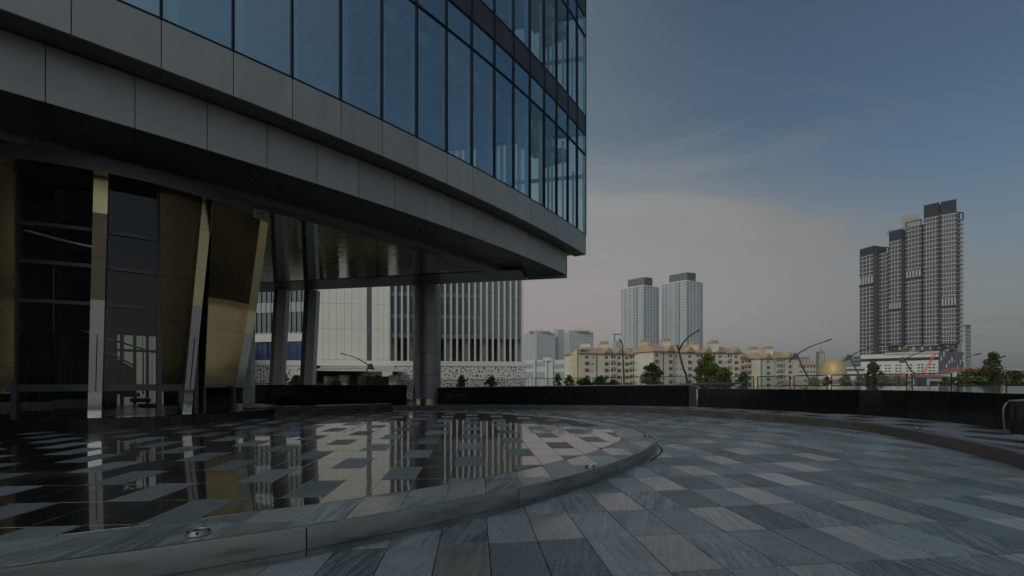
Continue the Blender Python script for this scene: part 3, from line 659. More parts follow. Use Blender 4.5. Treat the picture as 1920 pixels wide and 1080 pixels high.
# upper fascia and its narrow soffit, curtain wall
for a0, a1 in zip(up_a, up_a[1:]):
    ring_box('upper_fascia_panel', 'fascia', a0, a1, RU - 0.05, RU, ZU, ZSILL - 0.03, 0.016)
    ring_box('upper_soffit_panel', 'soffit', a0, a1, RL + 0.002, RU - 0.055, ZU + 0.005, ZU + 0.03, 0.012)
    for fl in range(3):
        z = ZSILL + fl * PITCH
        ring_box('glass_pane', 'glass_up%d' % (9 if a0 > -37.0 else grnd.randrange(4)), a0, a1, RU - 0.055, RU - 0.035, z + 0.02, z + (ZTR - ZSILL) - 0.02, 0.05)
        ring_box('transom_pane', 'glass_up%d' % grnd.randrange(4), a0, a1, RU - 0.055, RU - 0.035, z + (ZTR - ZSILL) + 0.02, z + (ZSB - ZSILL) - 0.02, 0.05)
        ring_box('spandrel_panel', 'spandrel', a0, a1, RU - 0.06, RU - 0.02, z + (ZSB - ZSILL) + 0.02, z + PITCH - 0.03, 0.03)
        for zz in (z - 0.005, z + ZTR - ZSILL, z + ZSB - ZSILL):
            ring_box('transom', 'mullion', a0, a1, RU - 0.10, RU - 0.005, zz - 0.028, zz + 0.028, 0.055)
for a in up_a:
    p = arc(a, RU - 0.05); MB().box((p.x, p.y, (ZSILL + ZSILL + 3 * PITCH) / 2), (0.12, 0.05, 3 * PITCH), rad(a)).build('mullion', M['mullion'], bld)
# raised block: slabs, rear wall, core, parapet
ztop = ZSILL + 3 * PITCH
farL = -80.0
plan_u = [tuple(arc(farL + (up_a[-1] - farL) * k / 40, RU - 0.12)) for k in range(41)] + [(-10, 24.2), (-40, 30.2)]
plan_l = [tuple(arc(farL + (low_a[-1] - farL) * k / 40, RL - 0.06)) for k in range(41)] + [(-40, 29.0)]
for k, z in enumerate((ZU + 0.035, ZSB + 0.12, ZSB + PITCH + 0.12, ztop)):
    MB().prism(plan_u, z, z + (0.55 if k else 0.8)).build('floor_slab', M['int_ceil'], bld)
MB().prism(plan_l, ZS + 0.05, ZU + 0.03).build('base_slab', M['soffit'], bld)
ring_box('hidden_wing_wall', 'spandrel', farL, low_a[0], RU - 0.5, RU, ZU, ztop, 0.0)
core = [(-34, 6), (-14, 14.5), (-9.5, 20.5), (-36, 26)]
MB().prism(core, ZU + 0.8, ztop - 0.05).build('core_wall', M['int_wall'], bld)
ring_box('parapet', 'fascia', farL, up_a[-1], RU - 0.3, RU + 0.02, ztop + 0.01, ztop + 1.2, 0.0)
rb0, rb1 = arc(up_a[-1], RU - 0.1), Vector((-40, 30.2)); rd = (rb1 - rb0)
nb = 26
for k in range(nb):
    a, b = rb0 + rd * (k / nb), rb0 + rd * ((k + 1) / nb); dd = rd.normalized(); nn = Vector((-dd.y, dd.x)); rz = math.atan2(dd.y, dd.x)
    for fl in range(3):
        z = ZSILL + fl * PITCH; c = (a + b) / 2
        MB().box((c.x, c.y, z + (ZSB - ZSILL) / 2), ((b - a).length - 0.1, 0.03, ZSB - ZSILL), rz).build('rear_pane', M['glass_clear'], bld)
        MB().box((c.x, c.y, z + (ZSB - ZSILL + PITCH) / 2), ((b - a).length, 0.06, PITCH - (ZSB - ZSILL)), rz).build('rear_spandrel', M['spandrel'], bld)
        if k < 9:
            MB().box((a.x, a.y, z + (ZSB - ZSILL) / 2), (0.12, 0.16, ZSB - ZSILL - 0.05), rz).build('rear_mullion', M['int_ceil'], bld)
            MB().box((c.x, c.y - 0.1, z + 2.75), ((b - a).length, 0.08, 0.16), rz).build('blind_rail', M['int_ceil'], bld)
for k, (x, y) in enumerate(((-1.2, 18.6), (-4.6, 16.8), (-9.0, 14.2), (-13.5, 11.4), (-6.4, 20.6))):
    for fl in range(3): MB().lathe((x, y), [(0.32, ZSILL + fl * PITCH - 0.14), (0.32, ZSB + fl * PITCH + 0.12)], 20).build('interior_column', M['int_ceil'], bld, smooth=True)
# bright ceiling bays seen through the glass
for fl in range(3):
    for k in range(16):
        a = up_a[12 + k]; q = [arc(a + 0.12, RU - 0.35), arc(a + 0.66, RU - 0.35), arc(a + 0.66, RU - 1.5), arc(a + 0.12, RU - 1.5)]
        poly = [tuple(p) for p in q]
        if area(poly) < 0: poly.reverse()
        MB().prism(poly, ZTR + fl * PITCH - 0.75, ZTR + fl * PITCH - 0.35).build('ceiling_baffle', M['int_ceil'], bld)
rb_ = random.Random(4)
for k in range(11, 29):
    for fl in range(2):
        a = up_a[k]; w0 = 0.05 + 0.1 * rb_.random(); w1 = w0 + 0.12 + 0.12 * rb_.random()
        ring_box('curtain', 'int_ceil', a + w0, a + w1, RU - 0.36, RU - 0.33, ZSILL + fl * PITCH + 0.1, ZTR + fl * PITCH - 0.1 - (0.9 if rb_.random() < 0.4 else 0), 0.0)
# rippled mirror ceiling and the rear soffit strip
arc_pts = [arc(farL + 0.6 * k, RL - 2.445) for k in range(0, 90)]
A_, B_ = B0 + bn * 1.9, B1 + bn * 1.9
def side(p, inset): return (p - (B0 + bn * inset)).dot(bn)
fr = [p for p in arc_pts if side(p, 1.9) > 0.02]
mp_ = [tuple(p) for p in fr] + [tuple(B1 + bn * 1.9)]
MB().prism(mp_, ZC + 0.012, ZC + 0.03).build('mirror_ceiling', M['ripple'], bld)
t0 = fr[-1]
for k in range(24):
    a = B0 + bd * (1.86 * k); b = B0 + bd * (1.86 * (k + 1) - 0.012)
    q = [a + bn * 0.0, b + bn * 0.0, b + bn * 1.89, a + bn * 1.89]
    poly = [tuple(p) for p in q]
    if area(poly) < 0: poly.reverse()
    if k < 1: continue
    MB().prism(poly, ZC + 0.004, ZC + 0.028).build('rear_strip', M['soffit'], bld)
# the tip wedge where front and rear strips meet
wedge = [tuple(B0), tuple(B0 + bd * 1.85), tuple(B0 + bd * 1.85 + bn * 1.2), tuple(arc(-33.4, RL - 1.0)), tuple(arc(-32.4, RL - 0.1))]
q = clip_convex([tuple(B0 + bd * 0.05), tuple(B0 + bd * 5.2), tuple(arc(-36.6, RL - 1.9))] if area([tuple(B0), tuple(B0 + bd * 5.2), tuple(arc(-36.6, RL - 1.9))]) > 0 else [tuple(B0 + bd * 0.05), tuple(arc(-36.6, RL - 1.9)), tuple(B0 + bd * 5.2)], [(-60, -40), (60, -40), (60, 60), (-60, 60)])
MB().prism(q, ZS + 0.002, ZS + 0.008).build('tip_soffit', M['soffit'], bld)
for k in range(24):
    a = B0 + bd * (1.86 * k); b = B0 + bd * (1.86 * (k + 1) - 0.012); c = (a + b) / 2
    MB().box((c.x, c.y, (ZC + ZU) / 2 - 0.01), ((b - a).length, 0.05, ZU - ZC - 0.03), math.atan2(bd.y, bd.x)).build('rear_fascia', M['fascia'], bld)
for k in range(3, 14, 2):                     # downlights in the soffit
    a = (low_a[13 + k] + low_a[14 + k]) / 2; p = arc(a, RL - 0.95)
    MB().lathe((p.x, p.y), [(0.055, ZS + 0.013), (0.06, ZS - 0.004), (0.045, ZS - 0.006), (0.04, ZS + 0.008), (0.001, ZS + 0.008)], 16).build('downlight', M['mullion'], bld)

# ---- round column
cy = 22.15; cx = X_(800.5, cy); cr = 25.6 / F * cy
zs = [0.42] + [Z_(y, cy) for y in (703.5, 665, 627.5, 589.5, 552)] + [ZC + 0.02]
for a, b in zip(zs, zs[1:]):
    MB().lathe((cx, cy), [(cr - 0.01, a + 0.004), (cr, a + 0.012), (cr, b - 0.008), (cr - 0.01, b)], 48).build('column_drum', M['col_steel'], bld, smooth=35)
MB().lathe((cx, cy), [(cr - 0.015, zs[0]), (cr - 0.015, ZC)], 40).build('column_core', M['mullion'], bld, smooth=True)
MB().lathe((cx, cy), [(cr - 0.03, 0.10), (cr - 0.03, 0.425)], 48).build('column_base', M['brass'], bld, smooth=True)
# ---- leaning white columns behind the first planter wall
def lean_column(tx, bx, Y, wl, wd):
    zt, zb = ZC + 0.02, -0.3; k = (HOR - 540 + 6) / (HOR - 540)
    zvis0, zvis1 = Z_(722, Y), Z_(540, Y)
    def X_at(z): t = (z - zvis0) / (zvis1 - zvis0); return X_(bx + (tx - bx) * t, Y)
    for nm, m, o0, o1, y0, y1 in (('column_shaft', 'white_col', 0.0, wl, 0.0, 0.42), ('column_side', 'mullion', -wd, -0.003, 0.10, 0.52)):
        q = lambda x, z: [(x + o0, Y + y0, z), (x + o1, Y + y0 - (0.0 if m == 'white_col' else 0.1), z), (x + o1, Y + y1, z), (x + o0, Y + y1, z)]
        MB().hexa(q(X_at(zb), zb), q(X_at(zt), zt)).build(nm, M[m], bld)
lean_column(521, 511, 23.0, 0.44, 0.25); lean_column(579, 570, 23.2, 0.43, 0.28)
p = W(467, 660, 21.0); MB().box((p.x, p.y, 3.0), (0.36, 0.36, 6.1)).build('steel_post', M['white_col'], bld)
for z in (0.95, 1.75): MB().box((p.x, p.y, z), (0.37, 0.37, 0.02)).build('post_joint', M['frame'], bld)

# ---- lobby drum
ZL = 5.74
LX, LY = -11.2, 13.1
def drum(px, r):
    d = Vector(((px - 960) / F, 1.0)); c = Vector((LX, LY)); A = d.dot(d); Bq = -2 * d.dot(c); Cq = c.dot(c) - r * r; D = Bq * Bq - 4 * A * Cq
    return d * ((-Bq - math.sqrt(max(D, 0))) / (2 * A))
def dang(px, r): p = drum(px, r); return math.atan2(p.y - LY, p.x - LX)
def dpt(a, r, z=0.0): return Vector((LX + r * math.cos(a), LY + r * math.sin(a), z))
RP = 4.08
tiles = [0, 22, 57, 92, 128, 164, 198, 231, 263, 292, 318, 343, 366, 386, 404, 420, 431, 440, 447, 453]
angs = [dang(px, RP) for px in tiles]; step = 0.085
angs = [angs[0] - step * k for k in range(12, 0, -1)] + angs + [angs[-1] + step * k for k in range(1, 10)]
for a, b in zip(angs, angs[1:]):
    g = 0.0012; q = [dpt(a + g, RP), dpt(b - g, RP), dpt(b - g, RP - 0.3), dpt(a + g, RP - 0.3)]
    MB().slab([(p.x, p.y) for p in q], 0.10, 0.456, 0.004).build('plinth_tile', M['black'], bld)
MB().lathe((LX, LY), [(RP - 0.29, 0.44), (0.01, 0.44)], 64).build('lobby_floor', M['int_floor'], bld)
RG = 3.86
def glass_bay(px0, px1, zs, n=1):
    a0, a1 = dang(px0, RG), dang(px1, RG)
    for z0, z1 in zip(zs, zs[1:]):
        for k in range(n):
            nn_ = n
            u, v = a0 + (a1 - a0) * k / nn_ + 0.002, a0 + (a1 - a0) * (k + 1) / nn_ - 0.002
            p, q = dpt(u, RG), dpt(v, RG)
            d = (q - p).normalized(); t = Vector((d.y, -d.x, 0)) * 0.012
            MB().hexa([(p.x, p.y, z0 + .03), (q.x, q.y, z0 + .03), (q.x - t.x, q.y - t.y, z0 + .03), (p.x - t.x, p.y - t.y, z0 + .03)], [(p.x, p.y, z1 - .03), (q.x, q.y, z1 - .03), (q.x - t.x, q.y - t.y, z1 - .03), (p.x - t.x, p.y - t.y, z1 - .03)]).build('lobby_pane', M['glass_lobby'], bld)
    for i, z in enumerate(zs[1:-1]):
        h = 0.075 if i == 0 else 0.04
        pts = [dpt(a0 + (a1 - a0) * k / 8, RG + 0.03) for k in range(9)]
        prof = [(0.03, -h), (0.03, h), (-0.08, h), (-0.08, -h), (0.03, -h)]
        mb = MB(); m = 9
        mb.add([dpt(a0 + (a1 - a0) * k / 8, RG + r, z + dz) for r, dz in prof for k in range(9)], [(j * m + k, j * m + k + 1, (j + 1) * m + k + 1, (j + 1) * m + k) for j in range(4) for k in range(8)])
        mb.build('lobby_transom', M['frame'], bld)
def mull(px, w=0.09, zt=None):
    zt = zt or ZL
    a = dang(px, RG); p = dpt(a, RG - 0.02); MB().box((p.x, p.y, (0.45 + zt) / 2), (0.16, w, zt - 0.45), a).build('lobby_mullion', M['frame'], bld)
ZB = [0.45, 1.12, 2.97, 3.80, 4.60, ZL]
glass_bay(-60, 28, ZB); glass_bay(32, 172, ZB, 2); glass_bay(188, 296, ZB); glass_bay(302, 360, ZB); glass_bay(364, 448, [0.45, 1.12])
for px in (30, 298, 366): mull(px)
mull(382, 0.05, 1.12); mull(438, 0.05, 1.12)
# leaning fins, each in sections of its own metal
def fin(t0, t1, b0, b1, secs, r0, r1):
    zb_, zt_ = 0.46, ZL
    def edge(px, z): p = drum(px, r0 + (r1 - r0) * (z - zb_) / (zt_ - zb_)); return p
    for k, (z0, z1, m) in enumerate(secs):
        def quad(z):
            t = (z - zb_) / (zt_ - zb_); u, v = b0 + (t0 - b0) * t, b1 + (t1 - b1) * t
            p, q = edge(u, z), edge(v, z); n = Vector(((p + q) / 2 - Vector((LX, LY)))).normalized() * -0.34
            return [(p.x, p.y, z), (q.x, q.y, z), (q.x + n.x, q.y + n.y, z), (p.x + n.x, p.y + n.y, z)]
        MB().hexa(quad(z0 + 0.003), quad(z1 - 0.003)).build('fin_section', M[m], bld)
        if m == 'steel' and k == 1:
            z_0, z_1 = z0 + 0.02, z0 + (z1 - z0) * 0.62
            def slot(z):
                t = (z - zb_) / (zt_ - zb_); c_ = (b0 + b1) / 2 + ((t0 + t1) / 2 - (b0 + b1) / 2) * t + 1.0
                p, q = edge(c_ - 0.9, z), edge(c_ + 0.9, z); n = Vector(((p + q) / 2 - Vector((LX, LY)))).normalized() * 0.003
                return [(p.x + n.x, p.y + n.y, z), (q.x + n.x, q.y + n.y, z), (q.x - n.x, q.y - n.y, z), (p.x - n.x, p.y - n.y, z)]
            MB().hexa(slot(z_0), slot(z_1)).build('fin_slot', M['mullion'], bld)
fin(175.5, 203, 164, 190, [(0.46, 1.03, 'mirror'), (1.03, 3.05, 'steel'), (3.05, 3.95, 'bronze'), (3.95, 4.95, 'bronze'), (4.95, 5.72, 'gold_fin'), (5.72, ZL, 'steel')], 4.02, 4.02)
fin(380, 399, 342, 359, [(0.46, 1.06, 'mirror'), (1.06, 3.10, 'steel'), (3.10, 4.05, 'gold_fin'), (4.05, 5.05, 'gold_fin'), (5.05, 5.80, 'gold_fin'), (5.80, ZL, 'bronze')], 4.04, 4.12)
# gold shells, in bent panels
def shell(bl, br, tl, tr, zc, r0, r1, name='gold_panel', bow=0.12, m=('gold',), thick=0.05, kink=0.0):
    zb_, zt_ = zc[0], ZL
    def P(u, z, off=0.0):
        t = (z - zb_) / (zt_ - zb_); s = t ** 0.85
        x0, x1 = bl + (tl - bl) * s, br + (tr - br) * s
        r = r0 + (r1 - r0) * (max(0.0, t - kink) / (1 - kink)) + bow * math.sin(math.pi * u) * (1 - 0.3 * t)
        if t < 0.12: r -= 0.10 * (1 - t / 0.12) ** 2
        p = drum(x0 + (x1 - x0) * u, r); n = (p - Vector((LX, LY))).normalized()
        return Vector((p.x - n.x * off, p.y - n.y * off, z))
    for z0, z1 in zip(zc, zc[1:]):
        mb = MB(); nu, nv = 12, 8
        a, b = z0 + 0.003, z1 - 0.003
        mb.grid(lambda u, v: P(u, a + (b - a) * v), nu, nv); mb.grid(lambda u, v: P(1 - u, a + (b - a) * v, thick), nu, nv)
        n = (nu + 1) * (nv + 1)
        e = lambda j, i: j * (nu + 1) + i
        mb.f += [(e(j, nu), n + e(j, 0), n + e(j + 1, 0), e(j + 1, nu)) for j in range(nv)] + [(e(j, 0), e(j + 1, 0), n + e(j + 1, nu), n + e(j, nu)) for j in range(nv)]
        mb.f += [(e(0, i), n + e(0, nu - i), n + e(0, nu - i - 1), e(0, i + 1)) for i in range(nu)]
        mb.build(name, M[m[min(zc.index(z0), len(m) - 1)]], bld, smooth=40)
    return P
GZ = [1.10, 2.62, 3.42, 4.25, ZL]
P = shell(383, 440, 398, 488, GZ, 3.84, 4.30, bow=0.06, kink=0.46, m=('gold', 'gold', 'gold_dark_refl', 'gold_dark_refl'))
shell(302, 350, 300, 384, [1.02, 2.7, 3.75, ZL], 3.88, 4.05, bow=0.05, kink=0.05, m=('gold_dark_refl',))
shell(-75, 26, -78, 26, [1.0, 1.55, 2.97, ZL], 3.94, 3.96, bow=0.06)
# bright return edge of the right-hand shell
for z0, z1 in zip(GZ, GZ[1:]):
    mb = MB()
    def E_(u, v, z0=z0, z1=z1):
        z = z0 + (z1 - z0) * v; p = P(1.0, z); return Vector((p.x + 0.002 + 0.10 * u, p.y + 0.22 * u, z))
    mb.grid(E_, 2, 8); mb.build('shell_edge', M['gold_fin'] if z0 > 2.5 else M['steel'], bld, smooth=True)
# lobby interior: rear wall, stair with solid balustrade and handrails
mb = MB().lathe((LX, LY), [(2.5, 0.44), (2.5, ZL)], 20, rad(30), rad(112)); mb.build('rear_wall', M['dark_int'], bld, smooth=True)
mb = MB().lathe((LX, LY), [(3.3, 0.44), (3.3, ZL)], 20, rad(138), rad(250)); mb.build('side_wall', M['int_wall'], bld, smooth=True)
MB().lathe((LX, LY), [(2.9, 2.85), (2.9, ZL)], 8, rad(105), rad(142)).build('gallery_wall', M['dark_int'], bld, smooth=True)
for a_ in (119, 124, 130, 136): MB().tube([dpt(rad(a_), 3.3, 0.45), dpt(rad(a_), 3.3, 2.9)], 0.05, 6).build('inner_mullion', M['frame'], bld)
MB().tube([dpt(rad(a_), 3.3, 2.35) for a_ in (117, 124, 131, 138)], 0.05, 6).build('inner_transom', M['frame'], bld)
def stair(u, z, r=3.15): p = drum(34 + 256 * u, r); return Vector((p.x, p.y, z))
rail1 = lambda u: 2.86 - 0.90 * u; rail2 = lambda u: 2.62 - 0.55 * u - 0.75 * u ** 2.2
for k in range(14):
    u = (k + 0.5) / 14; p = stair(u, rail2(u) - 0.75, 2.7); a = math.atan2(p.y - LY, p.x - LX); MB().box((p.x, p.y, p.z), (0.9, 0.36, 0.09), a).build('stair_tread', M['int_floor'], bld)
mb = MB(); mb.grid(lambda u, v: stair(u * 0.86, 0.95 + (rail2(u * 0.86) - 1.0) * v), 24, 1); mb.build('stair_balustrade', M['int_wall'], bld, smooth=True)
MB().tube([stair(k / 24, rail1(k / 24), 3.3) for k in range(25)], 0.024, 6).build('handrail', M['mirror'], bld, smooth=True)
MB().tube([stair(k / 28, rail2(k / 28), 3.2) for k in range(25)], 0.022, 6).build('handrail', M['mirror'], bld, smooth=True)
for k in range(2, 24, 4):
    u = k / 24; MB().tube([stair(u, 0.95, 3.3), stair(u, rail1(u), 3.3)], 0.014, 5).build('baluster', M['mullion'], bld)
for k in range(14):
    a = rad(232 + k * 4.4); MB().tube([dpt(a, 3.2, 0.45), dpt(a, 3.2, 1.45)], 0.014, 5).build('inner_baluster', M['frame'], bld)
for px, z0, z1, w in ((250, 1.15, 2.9, 0.5),):
    p = drum(px, 3.0)
MB().lathe((LX, LY), [(3.0, ZL - 0.012), (0.01, ZL - 0.012)], 48).build('lobby_ceiling', M['dark_int'], bld)
MB().lathe((LX, LY), [(2.9, ZL + 0.004), (4.36, ZL + 0.004)], 48, rad(180), dang(452, 3.95) + 2 * math.pi).build('canopy_mirror', M['ripple'], bld)
MB().lathe((LX, LY), [(4.37, ZL), (4.37, ZC)], 48, rad(180), dang(452, 3.95) + 2 * math.pi).build('canopy_rim', M['soffit'], bld, smooth=True)
# stepped black plinth between the lobby and the first planter wall
st = empty('stepped_plinth', (-6, 14.5, 0.2), 'low stepped black granite plinth between the gold lobby and the round column', 'plinth')
e0, e1 = Gp(455, 784), Gp(737, 773)
d = (e1 - e0).normalized(); nrm = Vector((-d.y, d.x)); Ls = (e1 - e0).length
cuts_ = [0, .08, .24, .4, .6, .67, .85, 1.0]
for u, v in zip(cuts_, cuts_[1:]):
    a, b = e0 + d * (Ls * u + 0.004), e0 + d * (Ls * v - 0.004)
    MB().slab([tuple(a), tuple(b), tuple(b + nrm * 0.5), tuple(a + nrm * 0.5)], 0.12, POOLZ + 0.13, 0.004).build('plinth_block', M['black'], st)
for u, v in zip((0, .17, .35, .58, .8, 1.0), (.17, .35, .58, .8, 1.0)):
    a, b = e0 + nrm * 0.04 + d * (Ls * u + 0.004), e0 + nrm * 0.04 + d * (Ls * v - 0.004)
    MB().slab([tuple(a), tuple(b), tuple(b + nrm * 0.6), tuple(a + nrm * 0.6)], POOLZ + 0.134, POOLZ + 0.29, 0.004).build('plinth_block', M['black'], st)
# ================================================================ CITY BEYOND THE PLAZA
def cmat(n, c, r=0.7, **k): M[n] = mat(n, c, r, **k); return n
cmat('white_clad', (0.62, 0.63, 0.59), 0.55, var=0.03, scale=0.2); cmat('clad_joint', (0.25, 0.25, 0.24))
cmat('fin_white', (0.47, 0.50, 0.47), 0.5, var=0.03); cmat('cream', (0.54, 0.52, 0.43), 0.8, var=0.12, scale=0.15); cmat('pinkcream', (0.58, 0.46, 0.40), 0.8, var=0.12, scale=0.15)
cmat('ochre', (0.46, 0.40, 0.27), 0.8, var=0.2, scale=0.2); cmat('rooftile', (0.34, 0.25, 0.165), 0.8, var=0.2, scale=0.6); cmat('awning', (0.28, 0.10, 0.085), 0.7, var=0.2)
cmat('win_dark', (0.035, 0.042, 0.048), 0.15, var=0.3, scale=0.3); cmat('win_frame', (0.55, 0.55, 0.52)); cmat('tower_white', (0.47, 0.51, 0.51), 0.7, var=0.05, scale=0.05)
cmat('tower_grey', (0.25, 0.31, 0.33), 0.6, var=0.1, scale=0.05); cmat('tower_dark', (0.05, 0.06, 0.075), 0.5, var=0.15, scale=0.1); cmat('crown_dark', (0.05, 0.065, 0.08), 0.7, spec=0.15)
cmat('big_white', (0.36, 0.375, 0.38), 0.7, var=0.06, scale=0.05); cmat('big_wall', (0.05, 0.058, 0.064), 0.7, spec=0.2, var=0.2, scale=0.05); cmat('big_dark', (0.018, 0.022, 0.030), 0.75, var=0.2, spec=0.1)
cmat('big_beige', (0.36, 0.355, 0.32), 0.8); cmat('podium', (0.50, 0.50, 0.46), 0.8, var=0.08, scale=0.1); cmat('navy', (0.03, 0.034, 0.075), 0.5, var=0.2)
cmat('pale', (0.50, 0.52, 0.50), 0.8, var=0.08, scale=0.05); cmat('redroof', (0.36, 0.10, 0.09), 0.7, var=0.15, scale=0.3); cmat('orange', (0.50, 0.26, 0.08), 0.7)
cmat('blue_tarp', (0.015, 0.045, 0.16), 0.35, var=0.6, scale=0.9); cmat('teal_glass', (0.035, 0.07, 0.075), 0.12, var=0.35, scale=0.3, spec=0.8); cmat('slot_glass', (0.10, 0.15, 0.15), 0.12, var=0.25, scale=0.4, spec=0.8)
cmat('green_glass', (0.16, 0.22, 0.19), 0.15, var=0.25, scale=0.25, spec=0.8)
cmat('dome_gold', (0.42, 0.31, 0.13), 0.45, metal=0.15, var=0.08); cmat('minaret', (0.16, 0.18, 0.15), 0.7); cmat('spire', (0.40, 0.24, 0.09), 0.6, metal=0.1)
cmat('crane_red', (0.50, 0.07, 0.04), 0.5); cmat('lamp_grey', (0.14, 0.16, 0.165), 0.45, metal=0.5); cmat('lamp_dark', (0.02, 0.022, 0.024), 0.5)
cmat('bark', (0.10, 0.075, 0.05), 0.9, var=0.3); cmat('hill', (0.045, 0.065, 0.05), 0.95, var=0.3, scale=0.01)
M['perf'] = perforated_mat()
GS = STREET

class Face:
    """a vertical facade plane between two plan points, seen from its right-hand side; boxes are set in (u, z) on it"""
    def __init__(s, a, b):
        s.a, s.b = Vector(a), Vector(b); s.d = (s.b - s.a); s.L = s.d.length; s.d.normalize(); s.n = Vector((s.d.y, -s.d.x)); s.rz = math.atan2(s.d.y, s.d.x)
    def px(s, px):                            # where the sight line through a photo column meets the plane
        k = (px - 960) / F; t = (s.a.x - k * s.a.y) / (k * s.d.y - s.d.x); return t
    def Y(s, u): return (s.a + s.d * u).y
    def z(s, u, py): return Z_(py, s.Y(u))
    def box(s, mb, u0, u1, z0, z1, d0, d1):
        c = s.a + s.d * (u0 + u1) / 2 + s.n * (d0 + d1) / 2; return mb.box((c.x, c.y, (z0 + z1) / 2), (abs(u1 - u0), abs(d1 - d0), abs(z1 - z0)), s.rz)
def prism_from(face, depth, z0, z1, mb=None):
    q = [face.a, face.b, face.b - face.n * depth, face.a - face.n * depth]; p = [tuple(v) for v in q]
    if area(p) < 0: p.reverse()
    return (mb or MB()).prism(p, z0, z1)

# ---- white clad office with vertical fins, perforated skirt and canopy
wf = Face((X_(588, 60), 60), (X_(978, 64), 64)); wo = empty('white_office', (wf.a.x, wf.a.y, GS), 'white clad office with tall vertical fins above a perforated skirt wall', 'building')
ztop_w = 40.0; zf = 4.0
uA, uB, uC = wf.px(692), wf.px(731), wf.L
u_panels = [0, wf.px(606), wf.px(617), wf.px(631), wf.px(646), wf.px(660), wf.px(675), wf.px(688)]
uB2 = wf.px(697)
prism_from(Face(wf.a, wf.a + wf.d * uB), 24, zf - 0.2, ztop_w).build('panel_block', M['clad_joint'], wo)
zj = [zf - 0.1, Z_(674, 60), Z_(616, 60), Z_(568, 60), 16, 20.6, 25.2, 30, 35, 40]
for ua, ub in list(zip(u_panels, u_panels[1:])) + [(uB2, wf.px(709)), (wf.px(709), wf.px(720)), (wf.px(720), uB)]:
    for a, b in zip(zj, zj[1:]): wf.box(MB(), ua + 0.015, ub - 0.015, a + 0.015, b - 0.015, 0.004, 0.08).build('wall_panel', M['white_clad'], wo)
wf.box(MB(), wf.px(689), wf.px(692.5), zf + 0.2, ztop_w, 0.0, 0.03).build('slot_window', M['slot_glass'], wo)
wf.box(MB(), wf.px(692.5), wf.px(697), zf + 0.2, ztop_w, 0.0, 0.03).build('slot_return', M['frame'], wo)
g0 = Face(wf.a + wf.d * uB, wf.b)
ub0 = uB
z5 = Z_(634, 62)
prism_from(Face(wf.a + wf.d * (uB + 0.05), wf.b), 24, z5, ztop_w).build('glass_block', M['slot_glass'], wo)
prism_from(Face(wf.a + wf.d * (uB + 0.1) - wf.n * 2.0, wf.b - wf.n * 2.0), 20, zf - 3.0, z5).build('recess_wall', M['int_wall'], wo)
nf = 23; fins = [uB + (uC - uB) * k / (nf - 1) for k in range(nf)]
for k, u in enumerate(fins):
    wf.box(MB(), u - 0.13, u + 0.13, zf + 0.05, ztop_w, 0.02, 0.55).build('fin', M['fin_white'], wo)
bands = [z5] + [Z_(y, 62) for y in (634 - 8, 597, 590, 556, 549)] + [18.3, 18.9, 21.4, 22, 24.5, 25.1, 27.6, 28.2]
for u, v in zip(fins, fins[1:]):
    for a, b in zip(bands[0::2], bands[1::2]): wf.box(MB(), u + 0.18, v - 0.18, a, b, 0.01, 0.06).build('spandrel_band', M['tower_grey'], wo)
    wf.box(MB(), (u + v) / 2 + 0.02, v - 0.18, z5 + 0.1, ztop_w, 0.005, 0.03).build('pale_blind', M['green_glass'], wo)
for k in range(0, nf - 1, 3): wf.box(MB(), fins[k] - 0.1, fins[k] + 0.9, zf - 0.5, z5 + 0.05, -1.9, -0.9).build('recess_pier', M['pale'], wo)
sk = Face((X_(470, 58.5), 58.5), (X_(985, 63), 63))
usk = [sk.px(p) for p in (470, 586, 660, 745, 830, 905, 985)]
sk.box(MB(), usk[0], usk[-1], Z_(686, 60), zf + 0.12, -0.3, 0.3).build('skirt_beam', M['white_clad'], wo)
for a, b in ((0, 1), (3, 4), (4, 5), (5, 6)): sk.box(MB(), usk[a], usk[b], -3.0, Z_(686.3, 60), -0.2, 0.2).build('perforated_panel', M['perf'], wo)
cf = Face((X_(588, 56), 56), (X_(775, 57), 57))
MB().hexa([W(588, 695, 56), W(758, 697, 57), W(752, 695, 62), W(600, 693, 62)], [W(600, 689, 56), W(738, 689, 57), W(738, 686, 62), W(602, 686, 62)]).build('canopy', M['cream'], wo)
for px in (646, 738): 
    p = W(px, 700, 59); MB().box((p.x, p.y, -2.6), (1.0, 1.0, 9.5)).build('canopy_pier', M['pale'], wo)
p = W(665, 705, 61); MB().box((p.x, p.y, -1.0), (8.5, 0.2, 6)).build('lobby_window', M['ochre'], wo)
for px in (626, 655, 700, 720): p = W(px, 706, 60.8); MB().box((p.x, p.y, -1.0), (1.9, 0.2, 6)).build('lobby_shutter', M['win_dark'], wo)

# ---- teal glass office left of it, lower openings hung with blue sheeting
tf = Face((X_(400, 66), 66), (X_(594, 63), 63)); to = empty('glass_office', (tf.a.x, tf.a.y, GS), 'dark teal glass office with blue sheeted openings behind the leaning columns', 'building')
prism_from(tf, 20, GS, 34).build('glass_body', M['teal_glass'], to)
for k in range(22):
    u = tf.L * k / 21; tf.box(MB(), u - 0.05, u + 0.05, 4.6, 34, 0.0, 0.15).build('mullion', M['frame'], to)
for z in (7.7, 12.0, 16.3, 20.6, 24.9): tf.box(MB(), 0, tf.L, z - 0.7, z + 0.7, 0.01, 0.09).build('spandrel', M['tower_grey'], to)
zb0, zb1 = Z_(677, 65), Z_(642, 65)
tf.box(MB(), 0, tf.L, zb1, zb1 + 1.1, 0.0, 0.3).build('ledge', M['pale'], to); tf.box(MB(), 0, tf.L, GS, zb0, 0.0, 0.3).build('base_wall', M['white_clad'], to)
